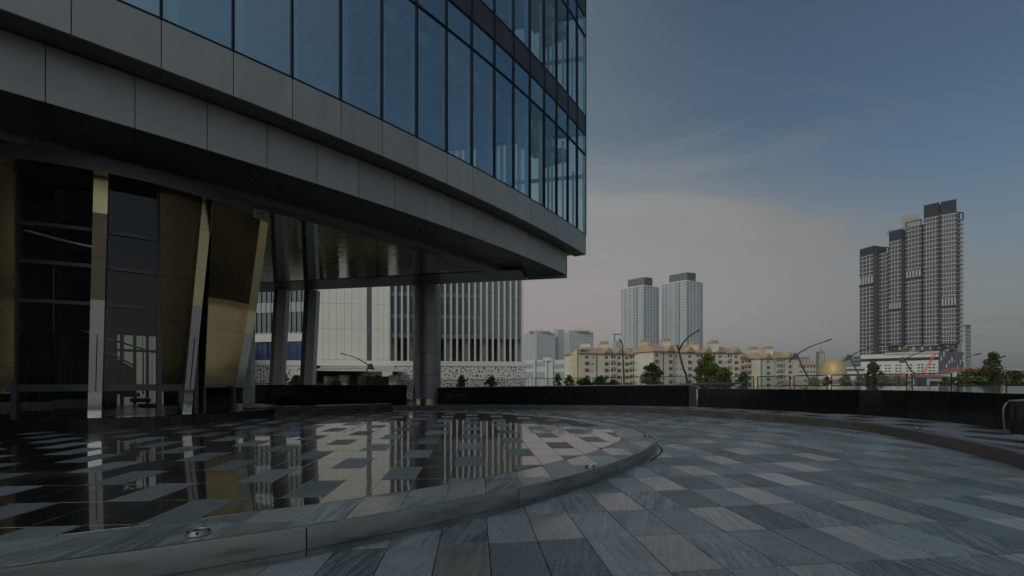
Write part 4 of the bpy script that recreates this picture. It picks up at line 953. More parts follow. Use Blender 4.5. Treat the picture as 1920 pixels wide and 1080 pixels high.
for a, b in ((440, 470), (474, 503), (506, 530), (532, 565), (568, 592)):
    u, v = tf.px(a), tf.px(b); tf.box(MB(), u + .1, v - .1, zb0 + .1, zb1 - .1, 0.02, 0.1).build('blue_sheet', M['blue_tarp'], to)
    for q in (1, 2): tf.box(MB(), u + (v - u) * q / 3 - 0.06, u + (v - u) * q / 3 + 0.06, zb0 + .1, zb1 - .1, 0.1, 0.16).build('sheet_batten', M['navy'], to)

# ---- towers: dark core, pale floor bands and piers proud of it, joined because each is a few pixels
def storeyed(root, face, z0, z1, pitch, bays, band=0.32, m='tower_white', proud=0.5, pier=0.25, skip=(), piers=True, solid=()):
    mb = MB(); n = int(round((z1 - z0) / pitch))
    for k in range(n + 1):
        z = z0 + (z1 - z0) * k / n
        face.box(mb, 0, face.L, z - band * pitch / 2, z + band * pitch / 2, 0.0, proud)
    mb.build('floor_bands', M[m], root, kind='stuff')
    if piers:
        mb = MB()
        for k in range(bays + 1):
            u = face.L * k / bays; w = face.L / bays * pier
            face.box(mb, max(0, u - w / 2), min(face.L, u + w / 2), z0, z1, 0.0, proud + 0.05)
        mb.build('piers', M[m], root, kind='stuff')
    for a, b, mm in solid: face.box(MB(), a * face.L, b * face.L, z0, z1, 0.0, proud + 0.12).build('shaft_strip', M[mm], root)

def slab_tower(name, label, cat, pxs, Ys, ytop, pitch, bays, m='tower_white', core='tower_grey', group=None, crown=None, solids=None):
    """pxs: three photo columns left edge, corner, right edge; Ys their depths"""
    P = [Vector((X_(p, y), y)) for p, y in zip(pxs, Ys)]; z1 = Z_(ytop, Ys[1])
    root = empty(name, (P[1].x, P[1].y, GS), label, cat, group)
    back = P[0] + P[2] - P[1]; poly = [tuple(P[0]), tuple(P[1]), tuple(P[2]), tuple(back)]
    if area(poly) < 0: poly.reverse()
    MB().prism(poly, GS, z1).build('core', M[core], root)
    for i, (a, b) in enumerate(((P[0], P[1]), (P[1], P[2]))):
        fc = Face(a, b)
        if fc.n.y > 0.0 and fc.n.dot(-((a + b) / 2).normalized()) < 0: fc = Face(b, a)
        storeyed(root, fc, GS + 3, z1, pitch, bays[i], m=m, solid=(solids[i] if solids else ()))
    return root, P, z1, back
def twin(label, pxs, Ys, ytop, crown_px, crown_y):
    root, P, z1, back = slab_tower('apartment_tower', label, 'tower', pxs, Ys, ytop, 3.1, (10, 5), group='twin pale apartment towers',
        solids=[((0.16, 0.21, 'tower_grey'), (0.36, 0.40, 'tower_grey'), (0.55, 0.63, 'tower_grey'), (0.70, 0.73, 'crown_dark')), ((0.0, 0.10, 'tower_grey'), (0.78, 1.0, 'tower_grey'))])
    c = (P[0] + P[2]) / 2
    poly = [tuple(c + (p - c) * 1.05) for p in (P[0], P[1], P[2], back)]
    if area(poly) < 0: poly.reverse()
    MB().prism(poly, z1 - 0.3, z1 + 1.2).build('cornice', M['tower_white'], root)
    k = [P[0].lerp(P[1], 0.22) + (P[2] - P[1]) * 0.12, P[1] + (P[0] - P[1]) * 0.04 + (P[2] - P[1]) * 0.10, P[2].lerp(P[1], 0.42), P[0].lerp(P[1], 0.3) + (P[2] - P[1]) * 0.65]
    poly = [tuple(p) for p in k]
    if area(poly) < 0: poly.reverse()
    MB().prism(poly, z1 + 1.2, z1 + 10.5).build('roof_screen', M['crown_dark'], root)
    mb = MB(); fc = Face(k[0], k[1])
    for q in range(22): fc.box(mb, fc.L * q / 21 - 0.12, fc.L * q / 21 + 0.12, z1 + 1.3, z1 + 10.4, 0.0, 0.25)
    mb.build('screen_slats', M['tower_grey'], root, kind='stuff')
twin('left of the two matching pale apartment towers, the lower one with grey roof screen', (1165, 1207, 1235), (520, 500, 512), 536, None, None)
twin('right of the two matching pale apartment towers, the taller one with grey roof screen', (1241.5, 1287, 1317), (520, 500, 512), 527, None, None)
# hazy slab towers and neighbours at left
def simple_slab(name, label, pxs, Ys, ytop, pitch, bays, **k): return slab_tower(name, label, 'tower', pxs, Ys, ytop, pitch, bays, **k)
for label, pxs, yt in (('left half of the hazy slab tower pair beyond the white office', (982, 1006, 1041), 623), ('right half of the hazy slab tower pair beyond the white office', (1057, 1068, 1112.5), 622)):
    r, P, z1, bk = simple_slab('hazy_tower', label, pxs, (920, 900, 915), yt, 3.3, (5, 8), group='hazy slab towers')
    MB().box(((P[0].x + P[2].x) / 2, 912, z1 + 4), (16, 8, 8)).build('roof_plant', M['tower_white'], r)
    MB().box(((P[0].x + P[2].x) / 2, 905, z1 + 1.5), (44, 6, 2.5)).build('roof_trellis', M['rooftile'], r)
r, P, z1, bk = simple_slab('hazy_tower', 'narrow link tower between the two hazy slab towers', (1040, 1046, 1058), (930, 925, 930), 618, 3.3, (2, 3), group='hazy slab towers')
r, P, z1, bk = simple_slab('far_block', 'small pale far block just left of the twin towers', (1149, 1155, 1168), (820, 810, 815), 640, 3.3, (2, 4))
MB().box((P[0].x + 1.5, 812, z1 + 7), (1.5, 1.5, 14)).build('roof_mast', M['crown_dark'], r); MB().box((P[1].x + 4, 812, z1 + 13), (16, 1.5, 1.5)).build('roof_beam', M['crown_dark'], r)
lf = Face((X_(975, 300), 300), (X_(1076, 296), 296)); lo = empty('low_pale_block', (lf.a.x, lf.a.y, GS), 'long low pale building with grey bands below the hazy towers', 'building')
prism_from(lf, 20, GS, Z_(675, 300)).build('wall', M['pale'], lo)
for i, (a, b) in enumerate(((975, 1000), (1000, 1022), (1035, 1075))):
    lf.box(MB(), lf.px(a), lf.px(b), Z_(690 - 4 * (i == 1), 300), Z_(683 - 4 * (i == 1), 300), 0.0, 0.4).build('window_band', M['tower_grey'], lo)
    lf.box(MB(), lf.px(a), lf.px(b), Z_(708, 300), Z_(697, 300), 0.0, 0.4).build('window_band', M['tower_grey'], lo)
for a in (1000, 1022, 1033): lf.box(MB(), lf.px(a), lf.px(a + 4), GS, Z_(673, 300), 0.0, 1.2).build('pier', M['pale'], lo)
lf.box(MB(), lf.px(1018), lf.px(1034), Z_(677, 300), Z_(671, 300), -2, 1.5).build('roof_hut', M['pale'], lo)

# ---- cream walk-up apartments with tiled roofs
def gable(mb, c, w, dpt_, h, z, rz):
    R = Matrix.Rotation(rz, 3, 'Z'); V = lambda x, y, zz: Vector((c[0], c[1], 0)) + R @ Vector((x, y, 0)) + Vector((0, 0, zz))
    mb.add([V(-w / 2, -dpt_ / 2, z), V(w / 2, -dpt_ / 2, z), V(w / 2, dpt_ / 2, z), V(-w / 2, dpt_ / 2, z), V(0, -dpt_ / 2, z + h), V(0, dpt_ / 2, z + h)], [(0, 1, 4), (2, 3, 5), (1, 2, 5, 4), (3, 0, 4, 5), (3, 2, 1, 0)])
def hip(mb, a, b, dep, z, h, n, over=0.7):
    d = (b - a).normalized(); a = a - d * over + n * over; b = b + d * over + n * over; q = [a, b, b - n * (dep + 2 * over), a - n * (dep + 2 * over)]; ins_ = min(dep * 0.45, (b - a).length * 0.3)
    r0, r1 = a + d * ins_ - n * (dep / 2 + over), b - d * ins_ - n * (dep / 2 + over)
    mb.add([(p.x, p.y, z) for p in q] + [(r0.x, r0.y, z + h), (r1.x, r1.y, z + h)] + [(p.x, p.y, z - 0.35) for p in q], [(0, 1, 5, 4), (1, 2, 5), (2, 3, 4, 5), (3, 0, 4), (9, 8, 7, 6), (6, 7, 1, 0), (7, 8, 2, 1), (8, 9, 3, 2), (9, 6, 0, 3)])
def walkup(label, px0, px1, Y0, Y1, yeave, units, roofh=5.5, wall='cream', gables=(), windows=True, pitch=2.95, group='cream walk-up apartment blocks'):
    a, b = Vector((X_(px0, Y0), Y0)), Vector((X_(px1, Y1), Y1)); fc = Face(a, b); ze = Z_(yeave, (Y0 + Y1) / 2)
    root = empty('apartment_block', (a.x, a.y, GS), label, 'apartment block', group)
    prism_from(fc, 14, GS, ze).build('wall', M[wall], root)
    mb = MB(); hip(mb, a, b, 14, ze + 0.35, roofh * 0.55, fc.n); rf = mb.build('roof', M['rooftile'], root)
    for px in gables:
        u = fc.px(px); c = fc.a + fc.d * u - fc.n * 3.2
        mb = MB(); gable(mb, c, 5.2, 8.5, 2.6, ze + 0.4, fc.rz); mb.build('dormer_roof', M['rooftile'], rf)
        c2 = fc.a + fc.d * u + fc.n * 0.9; mb = MB(); gable(mb, c2, 3.9, 0.25, 1.9, ze + 0.45, fc.rz); mb.build('gable_face', M['ochre'], rf)
    nf_ = int((ze - GS) / pitch)
    for px, kind in units:
        u = fc.px(px)
        for k in range(nf_):
            z = ze - 0.9 - pitch * k - 1.25
            if z < -3.2: break
            if kind == 'w':
                w_ = fc.box(MB(), u - 0.75, u + 0.75, z, z + 1.25, 0.0, 0.05).build('window', M['win_dark'], root)
                fc.box(MB(), u - 0.06, u + 0.06, z, z + 1.25, 0.05, 0.09).build('window_post', M['win_frame'], w_)
                if k:
                    c = fc.a + fc.d * u + fc.n * 0.45; MB().box((c.x, c.y, z + 1.45), (2.0, 0.95, 0.09), fc.rz, rx=rad(28)).build('awning', M['awning'], root)
            elif kind == 'b':
                bl = fc.box(MB(), u - 1.15, u + 1.15, z - 0.35, z + 1.75, 0.0, 0.04).build('balcony', M['win_dark'], root)
                fc.box(MB(), u - 1.2, u + 1.2, z - 0.6, z + 0.25, 0.04, 0.5).build('parapet', M[wall], bl)
                fc.box(MB(), u - 0.1, u + 0.1, z + 0.25, z + 1.75, 0.04, 0.3).build('post', M[wall], bl)
            elif kind == 's':
                fc.box(MB(), u - 0.3, u + 0.3, z + 0.3, z + 0.9, 0.0, 0.04).build('small_window', M['win_dark'], root)
    for px, kind in units:
        if kind == 'd':
            u = fc.px(px); fc.box(MB(), u - 0.25, u + 0.25, GS, ze - 0.2, 0.0, 0.05).build('pipe_recess', M['big_wall'], root)
        if kind == 'o':
            u = fc.px(px); fc.box(MB(), u - 0.8, u + 0.8, GS, ze, 0.0, 1.2).build('stair_strip', M['ochre'], root)
    return root, fc, ze
walkup('leftmost cream apartment block with red awnings, its ochre stair tower at the left', 1087, 1190, 190, 200, 664, [(1100, 'w'), (1112, 's'), (1119, 'd'), (1137, 'w'), (1150, 'b'), (1160, 'w'), (1175, 'w'), (1185, 'b')], gables=(1140, 1162))
r_, fc_, ze_ = walkup('narrow ochre and cream stair tower at the left end of the apartments', 1072, 1088, 193, 190, 657, [(1076.5, 's'), (1082, 'o')], roofh=1.5, wall='ochre')
walkup('cream apartment block standing forward between two awning columns, right of the lamp post', 1188, 1226, 200, 194, 664, [(1196, 'w'), (1211, 'w')], gables=(1200, 1178), roofh=6.5)
walkup('cream apartment block with paired windows beside the leaning lamp post', 1225, 1262, 190, 196, 660, [(1231, 'w'), (1244, 'd'), (1257, 'w')], gables=(1256,), roofh=7)
walkup('cream apartment block behind the largest street tree', 1262, 1332, 198, 206, 662, [(1268, 's'), (1276, 's'), (1293, 'w'), (1310, 'b'), (1318, 'b')], gables=(1293, 1326), roofh=7)
walkup('cream apartment block right of the largest street tree with steep end gable', 1331, 1388, 205, 210, 662.5, [(1340, 'd'), (1350, 'w'), (1361, 's'), (1368, 'b'), (1380, 'w')], gables=(1349, 1381), roofh=6.5)
walkup('pinkish lower apartment block between the cream blocks', 1388, 1426, 222, 226, 673, [(1393, 'w'), (1401, 'b'), (1408, 'b'), (1415, 'w')], wall='pinkcream', gables=(1392,), roofh=5.5)
walkup('pale cream apartment block with dark service recess in the right cluster', 1425, 1452, 220, 224, 673, [(1428, 'd'), (1440, 'w')], gables=(1439,), roofh=6)
walkup('rightmost cream apartment block beside the tall lamp', 1451, 1497, 226, 232, 672, [(1456, 's'), (1461, 'b'), (1468, 'b'), (1481, 'w')], gables=(1480,), roofh=6.5)
for k, (px, y, w_) in enumerate(((1097, 647, 16), (1132, 648, 15), (1208, 645, 15), (1247, 643, 13), (1300, 649, 12), (1337, 647, 13), (1411, 658, 13), (1438, 657, 13))):
    Y = 208 if px < 1400 else 232; c = W(px, y, Y)
    t = empty('roof_tower', (c.x, c.y, c.z - 3), ['small roof hut with twin gables above the leftmost cream block', 'second small roof hut from the left above the cream block', 'small roof hut below the left tall twin tower', 'small roof hut between the twin towers', 'small pale roof hut below the right tall twin tower', 'small roof hut left of the steep end gable', 'left of two roof huts above the pinkish block', 'right of two roof huts above the pinkish block'][k], 'roof hut', 'roof huts on the apartment blocks')
    wm = w_ / F * Y; MB().box((c.x, c.y, c.z - 1.6), (wm, 5, 4.6)).build('wall', M['cream'], t)
    for s in (-1, 1):
        mb = MB(); gable(mb, (c.x + s * wm / 4, c.y), wm / 2 + 0.2, 5.4, 1.5, c.z + 0.7, 0); mb.build('roof', M['rooftile'], t)
ofc = Face((X_(1493, 330), 330), (X_(1545, 340), 340)); oc = empty('old_block', (ofc.a.x, ofc.a.y, GS), 'weathered far apartment block left of the minaret', 'building')
prism_from(ofc, 14, GS, Z_(684, 335)).build('wall', M['cream'], oc)
for k in range(6):
    for f_ in range(3): ofc.box(MB(), 1 + k * 3.4, 2.6 + k * 3.4, Z_(684, 335) - 2.6 - 3.4 * f_, Z_(684, 335) - 1.0 - 3.4 * f_, 0, 0.1).build('window', M['win_dark'], oc)
mb = MB(); hip(mb, ofc.a, ofc.b, 14, Z_(684, 335), 4.5, ofc.n); mb.build('roof', M['rooftile'], oc)

# ---- mosque: golden dome and square minaret
mY = 262; c = W(1562.5, 702, mY); rD = 21.0 / F * mY
mq = empty('mosque', (c.x, c.y, GS), 'mosque with a large golden pointed dome on a pale drum', 'mosque')
prof = [(rD * 0.98, c.z)]
for k in range(0, 15):
    t = k / 14; prof.append((rD * (math.cos(t * math.pi / 2) ** 0.78) if k < 14 else 0.01, c.z + (Z_(673, mY) - c.z) * (math.sin(t * math.pi / 2) ** 1.05 * 0.94 + 0.06 * t)))
MB().lathe((c.x, c.y), prof, 40).build('dome', M['dome_gold'], mq, smooth=60)
MB().lathe((c.x, c.y), [(rD * 0.96, GS), (rD * 0.96, c.z - 0.2), (rD * 1.03, c.z), (rD * 0.97, c.z + 0.05)], 40).build('drum', M['pale'], mq, smooth=30)
MB().box((c.x, c.y + 4, (GS + Z_(706, mY)) / 2), (30, 20, Z_(706, mY) - GS)).build('prayer_hall', M['pale'], mq)
c = W(1538.5, 659, 270); mn = empty('minaret', (c.x, c.y, GS), 'square grey green minaret with a slim orange spire left of the golden dome', 'minaret')
w_ = 10.5 / F * 270; MB().box((c.x, c.y, (GS + c.z) / 2), (w_, w_, c.z - GS)).build('shaft', M['minaret'], mn)
for s in (-0.5, -0.17, 0.17, 0.5): MB().box((c.x + s * w_ * 0.9, c.y - w_ / 2 - 0.1, (GS + c.z) / 2), (0.3, 0.2, c.z - GS - 2)).build('rib', M['pale'], mn)
MB().lathe((c.x, c.y), [(0.9, c.z), (0.75, c.z + 1.2), (0.5, c.z + 2.6), (0.2, c.z + 4.6), (0.02, Z_(640, 270))], 12).build('spire', M['spire'], mn, smooth=True)

# ---- low roofs and sheds
def shed(name, label, px0, px1, Y, ye, yr, wall, roof, dep=12):
    a, b = Vector((X_(px0, Y), Y)), Vector((X_(px1, Y), Y)); fc = Face(a, b); root = empty(name, (a.x, a.y, GS), label, 'building')
    prism_from(fc, dep, GS, Z_(ye, Y)).build('wall', M[wall], root); z0 = Z_(ye, Y); h = Z_(yr, Y) - z0
    o = 0.6; A, B = a - fc.d * o, b + fc.d * o
    MB().add([(A.x, A.y - o, z0), (B.x, B.y - o, z0), (B.x, B.y + dep + o, z0), (A.x, A.y + dep + o, z0), (A.x, A.y + dep / 2, z0 + h), (B.x, B.y + dep / 2, z0 + h)], [(0, 1, 5, 4), (2, 3, 4, 5), (0, 4, 3), (1, 2, 5), (3, 2, 1, 0)]).build('roof', M[roof], root)
    n = max(3, int((b - a).length / 3))
    for k in range(n):
        fc.box(MB(), fc.L * (k + 0.2) / n, fc.L * (k + 0.8) / n, z0 - 2.4, z0 - 0.9, 0.0, 0.08).build('window', M['win_dark'], root)
        fc.box(MB(), fc.L * k / n - 0.15, fc.L * k / n + 0.15, GS, z0 - 0.1, 0.0, 0.3).build('column', M['pale'], root)
shed('school_block', 'long low school block with red roof in front of the podium', 1712, 1789, 120, 708, 702, 'pale', 'redroof')
shed('low_house', 'low pink roofed row below the golden dome', 1535, 1612, 150, 717, 711, 'pale', 'redroof')
shed('small_hut', 'small orange walled hut left of the pink roofed row', 1494, 1516, 140, 722, 712, 'orange', 'rooftile', 8)
shed('small_hut', 'red roofed shed left of the red crane', 1655, 1712, 150, 712, 704, 'pale', 'rooftile', 10)
shed('far_hall', 'far red roofed hall at the right behind the dark tree', 1815, 1897, 240, 695, 688, 'pale', 'redroof', 16)
for k, (a, b, Y, yt, lab, mm) in enumerate(((1582, 1622, 300, 688, 'pale flat roofed block right of the golden dome', 'pale'), (1600, 1616, 420, 667, 'hazy far block behind the second lamp', 'tower_grey'), (1500, 1518, 640, 669, 'hazy far block behind the tall lamp', 'tower_grey'), (1516, 1536, 600, 677, 'low hazy far block beside the minaret', 'pale'), (1578, 1600, 500, 683, 'low hazy far block behind the dome', 'tower_grey'))):
    fc = Face((X_(a, Y), Y), (X_(b, Y), Y)); root = empty('far_block', (fc.a.x, fc.a.y, GS), lab, 'building'); prism_from(fc, 15, GS, Z_(yt, Y)).build('wall', M[mm], root)
    for f_ in range(3): fc.box(MB(), 0.5, fc.L - 0.5, Z_(yt, Y) - 2.6 - 3.4 * f_, Z_(yt, Y) - 1.4 - 3.4 * f_, 0, 0.15).build('window_band', M['win_dark'], root)

# ---- the tall stepped residential tower on its car-park podium
Yb = 330.0
bt = empty('residential_tower', (X_(1705, Yb), Yb, GS), 'tall stepped residential tower complex with dark crowns on a planted podium', 'tower')
TAZ = math.atan2(745.0, F)
def Yw(px, off=0.0):                         # depth of the tower front, which is turned square to the plaza
    k = (px - 960) / F; P0 = Vector((745.0 / F * Yb, Yb)) * (1 + off / Yb); t = (k * P0.y - P0.x) / (math.cos(TAZ) + k * math.sin(TAZ)); return P0.y - t * math.sin(TAZ)
def wing(pxa, pxb, ytop, ybase, Ya, Ybb, bays, crown=None, dark_edges=('r',), sky=None, solids=(), frame=None, m='big_white'):
    Ya, Ybb = Yw(pxa, Ya - Yb), Yw(pxb, Ybb - Yb); a, b = Vector((X_(pxa, Ya), Ya)), Vector((X_(pxb, Ybb), Ybb)); fc = Face(a, b); Ym = (Ya + Ybb) / 2; z1, z0 = Z_(ytop, Ym), Z_(ybase, Ym)
    prism_from(fc, 16, z0, z1).build('wing_core', M['big_wall'], bt)
    pitch = 3.12; mb = MB(); mw = MB(); n = int((z1 - z0) / pitch); gap = []
    if sky: gap = [(Z_(sky[1], Ym), Z_(sky[0], Ym))]
    for k in range(n + 1):
        z = z1 - k * pitch
        if any(lo_ < z < hi for lo_, hi in gap): continue
        fc.box(mb, 0, fc.L, z - 0.26, z + 0.26, 0.0, 0.9)
        for q in range(bays):
            u0 = fc.L * (q + 0.18) / bays; u1 = fc.L * (q + 0.82) / bays
            if k < n: fc.box(mw, u0, u1, z - pitch + 0.5, z - 0.5, 0.0, 0.10)
    mb.build('balcony_bands', M[m], bt, kind='stuff'); mw.build('windows', M['win_dark'], bt, kind='stuff')
    mp2 = MB()
    for q in range(1, bays):
        u = fc.L * q / bays
        segs = [(z0, z1)] if not gap else [(z0, gap[0][0]), (gap[0][1], z1)]
        for s0, s1 in segs: fc.box(mp2, u - 0.13, u + 0.13, s0, s1, 0.0, 0.7)
    mp2.build('wing_piers', M[m], bt, kind='stuff')
    if gap:
        lo_, hi = gap[0]
        for q in range(5):
            u = fc.L * (q + 0.5) / 5; fc.box(MB(), u - fc.L * 0.055, u + fc.L * 0.055, lo_, hi, -0.2, 0.8).build('sky_garden_column', M['big_beige'], bt)
        fc.box(MB(), 0, fc.L, lo_ - 0.6, lo_ + 0.3, 0, 1.3).build('sky_garden_ledge', M['big_dark'], bt)
    if crown:
        prism_from(fc, 14, z1 + 0.5, Z_(crown, Ym)).build('crown', M['big_dark'], bt)
        for zz in (z1 + 0.8, Z_(crown, Ym) - 0.5): fc.box(MB(), 0, fc.L, zz - 0.35, zz + 0.35, 0.0, 0.3).build('crown_rim', M['crown_dark'], bt)
    for s0, s1, mm in solids: fc.box(MB(), fc.L * s0, fc.L * s1, z0, z1 + (0.5 if not crown else Z_(crown, Ym) - z1), 0.0, 1.1).build('edge_strip', M[mm], bt)
    if frame:
        zt = Z_(frame, Ym)
        for u in (0.2, fc.L - 0.2): fc.box(MB(), u - 0.3, u + 0.3, z1, zt, 0.0, 0.6).build('frame_post', M['big_dark'], bt)
        fc.box(MB(), 0, fc.L, zt - 0.3, zt + 0.3, 0.0, 0.6).build('frame_beam', M['big_dark'], bt)
    return fc, z0, z1
wing(1612, 1638.5, 481, 668, 332, 328, 4, crown=464, sky=(520, 534), solids=())
wing(1639, 1642.5, 463, 668, 329, 329, 1, m='big_dark')
wing(1643, 1666.5, 476, 668, 333, 331, 4, frame=465.5)
wing(1667, 1690, 453, 648, 326, 324, 4, crown=431.5, sky=(568, 580))
wing(1690.5, 1698, 450, 650, 331, 331, 1, m='tower_grey')
wing(1698.5, 1728, 424, 648, 327, 325, 5, frame=415, sky=(508, 521))
wing(1728.5, 1731.5, 421, 648, 327, 327, 1, m='tower_grey')
wing(1732, 1759.5, 409, 648, 324, 323, 5, crown=382)
wing(1760, 1764, 400, 648, 323, 323, 1, m='big_dark')
wing(1764.5, 1793.5, 403, 645, 321, 321, 6, crown=375.5, sky=(559, 574))
wing(1794, 1797, 398, 650, 323, 323, 1, m='big_dark')
wing(1797.5, 1805, 412, 645, 327, 330, 3, frame=399)
p = W(1721, 412, Yw(1721, 4)); MB().box((p.x, p.y + 6, p.z + 1), (8, 6, 9)).build('roof_plant', M['big_beige'], bt)
p = W(1685, 430, Yw(1682, 4)); MB().box((p.x, p.y + 6, p.z), (6, 4, 3)).build('roof_plant', M['big_beige'], bt)
for px in (1700, 1712, 1728, 1744, 1760, 1775): p = W(px, 655, Yw(px, -2)); MB().box((p.x, p.y + 3, p.z), (1.6, 3, 7)).build('transfer_column', M['big_beige'], bt)
# podium
YP, YN = Yw(1690, -14), Yw(1784, -14)
ya_, yb_ = Yw(1614, -14), Yw(1762, -14); pf = Face((X_(1614, ya_), ya_), (X_(1762, yb_), yb_)); zp = Z_(663, Yw(1690, -14))
prism_from(pf, 26, GS, zp).build('podium_wall', M['podium'], bt)
pf.box(MB(), 0, pf.L, Z_(676, YP), Z_(671, YP), 0, 0.4).build('podium_slot', M['big_dark'], bt); pf.box(MB(), pf.px(1660), pf.L, zp - 0.4, zp + 0.9, 0, 0.8).build('podium_parapet', M['big_white'], bt)
for r_ in range(4):
    z = Z_(684 + 5.6 * r_, YP)
    for k in range(22):
        u = pf.px(1640) + k * 1.95
        if k % 3 == 2: continue
        pf.box(MB(), u, u + 1.25, z - 0.75, z + 0.2, 0, 0.05).build('car_park_opening', M['win_dark'], bt)
yc_, yd_ = Yw(1761, -15), Yw(1807, -13); nf2 = Face((X_(1761, yc_), yc_), (X_(1807, yd_), yd_)); prism_from(nf2, 22, GS, Z_(661, yc_)).build('patterned_wall', M['navy'], bt)
rr = random.Random(3)
for k in range(9):
    u0 = nf2.L * k / 9; t_ = rr.random(); nf2.box(MB(), u0 + 0.2, u0 + nf2.L / 9 - 0.2, Z_(661 + 30 * t_, YN), Z_(661 + 4 * rr.random(), YN), 0, 0.06).build('pattern_panel', M['big_wall'] if k % 2 else M['tower_dark'], bt)
    zc_ = Z_(668 + rr.random() * 22, YN); nf2.box(MB(), u0 + 0.8, u0 + 1.25, zc_, zc_ + 1.8 + 2 * rr.random(), 0, 0.1).build('pattern_slit', M['pale'], bt)
ng = Face((X_(1810, 420), 420), (X_(1820, 420), 420)); gt = empty('narrow_tower', (ng.a.x, ng.a.y, GS), 'narrow blue glass tower just right of the tall residential complex', 'tower')
prism_from(ng, 16, GS, Z_(609, 420)).build('glass_body', M['teal_glass'], gt); storeyed(gt, ng, GS + 3, Z_(618, 420), 3.4, 4, band=0.25, m='tower_grey', proud=0.2)
ng2 = Face((X_(1803, 421), 421), (X_(1810, 420), 420)); prism_from(ng2, 16, GS, Z_(612, 420)).build('blank_wall', M['big_beige'], gt)
# ---- red crane arm
cr_ = empty('crane', (X_(1728, 108), 108, GS), 'red lattice crane boom rising in front of the car park podium', 'crane')
a, b = W(1727, 708, 108), W(1753, 663, 108)
for k in range(8):
    p, q = a.lerp(b, k / 8), a.lerp(b, (k + 1) / 8 - 0.012)
    for o in (-0.28, 0.28): MB().tube([p + Vector((o, 0, 0)), q + Vector((o, 0, 0))], 0.085, 5).build('boom_chord', M['crane_red'], cr_)
    MB().tube([p + Vector((-0.28, 0, 0)), q + Vector((0.28, 0, 0))], 0.06, 4).build('boom_brace', M['crane_red'], cr_)
MB().box((a.x, a.y, (GS + a.z) / 2), (1.4, 1.4, a.z - GS)).build('mast', M['frame'], cr_)

# ---- pale annex glimpsed through the lobby
af = Face((X_(140, 46), 46), (X_(352, 50), 50)); an = empty('pale_annex', (af.a.x, af.a.y, GS), 'pale clad annex glimpsed through the lower lobby glass', 'building')
prism_from(af, 12, GS, 9).build('wall', M['clad_joint'], an)
for k in range(12): af.box(MB(), af.L * k / 12 + 0.03, af.L * (k + 1) / 12 - 0.03, GS, 8.9, 0.0, 0.06).build('wall_panel', M['white_clad'], an)
# ---- street lamps
def lamp(label, pole, arm, head, Y, fins=True, r=0.10):
    base = W(pole[0][0], pole[0][1], Y); root = empty('street_lamp', (base.x, base.y, GS), label, 'street lamp', 'street lamps beyond the plaza')
    pts = [Vector((base.x + 0.05, base.y, GS))] + [W(x, y, Y) for x, y in pole]
    MB().tube(spline(pts, 5), r * 1.25, 8, r * 0.75).build('pole', M['lamp_grey'], root, smooth=True)
    ap = [W(x, y, Y) for x, y in arm]; MB().tube(spline(ap, 6), r * 0.75, 8, r * 0.4).build('arm', M['lamp_dark'], root, smooth=True)
    d = (ap[-1] - ap[-2]).normalized(); h0 = ap[-1]; up = Vector((-d.z, 0, d.x)); s = Y / F
    q = lambda t, w, hh: [h0 + d * t * s + Vector((0, -w * s, 0)) - up * hh * s, h0 + d * t * s + Vector((0, w * s, 0)) - up * hh * s, h0 + d * t * s + Vector((0, w * s, 0)) + up * hh * s, h0 + d * t * s + Vector((0, -w * s, 0)) + up * hh * s]
    MB().hexa(q(-1, 1.5, 0.8), q(11 * head, 2.0, 1.0)).build('lamp_head', M['lamp_dark'], root)
    if fins:
        j = W(*fins, Y); d0 = (ap[1] - ap[0]).normalized(); u0 = Vector((-d0.z, 0, d0.x)); s = Y / F
        for sg in (1, -1):
            A = [j - d0 * 12 * s + u0 * 0.6 * sg * s, j + d0 * 3 * s + u0 * 1.2 * sg * s, j - d0 * 1 * s + u0 * 6.5 * sg * s]
            MB().add([p + Vector((0, -0.05, 0)) for p in A] + [p + Vector((0, 0.05, 0)) for p in A], [(0, 1, 2), (5, 4, 3), (0, 3, 4, 1), (1, 4, 5, 2), (2, 5, 3, 0)]).build('arm_fin', M['lamp_grey'], root)
lamp('street lamp seen under the building, its arm reaching left', [(675, 722), (684, 703), (692, 684)], [(702, 693), (690, 684), (668, 671), (648, 665)], 0.8, 42, (692, 686), r=0.08)
lamp('street lamp seen end-on in front of the left cream block', [(1170, 724), (1168.5, 680), (1167, 645)], [(1167, 648), (1166.5, 643), (1165, 641)], 0.6, 44, None, r=0.09)
lamp('street lamp with thick leaning pole in front of the cream blocks', [(1289, 726), (1281, 690), (1270, 646)], [(1273, 657), (1280, 644), (1292, 631), (1304, 623)], 0.8, 40, None, r=0.11)
lamp('tallest dark street lamp, left of the golden dome', [(1519, 726), (1515, 708), (1506, 690), (1494, 664)], [(1482, 675), (1497, 663), (1520, 650), (1548, 640)], 1.0, 46, (1494, 666))
lamp('street lamp just right of the golden dome', [(1617, 724), (1613, 708), (1604, 690), (1594, 670)], [(1582, 677), (1595, 668), (1620, 655), (1648, 648)], 0.9, 54, (1594, 669))
lamp('street lamp in front of the car park podium, left of the crane', [(1716, 712), (1708, 695), (1697, 675)], [(1687, 679), (1697, 673), (1714, 665), (1727, 660)], 0.8, 66, (1696, 674))
lamp('street lamp in front of the dark patterned wall', [(1804, 708), (1802, 692), (1797, 678)], [(1789, 684), (1798, 676), (1815, 669), (1830, 665)], 0.7, 78, (1797, 678))
lamp('farthest street lamp, its head showing right of the dark tree', [(1862, 706), (1858, 694), (1852, 682)], [(1846, 687), (1854, 680), (1866, 674), (1878, 670)], 0.6, 90, (1852, 681))

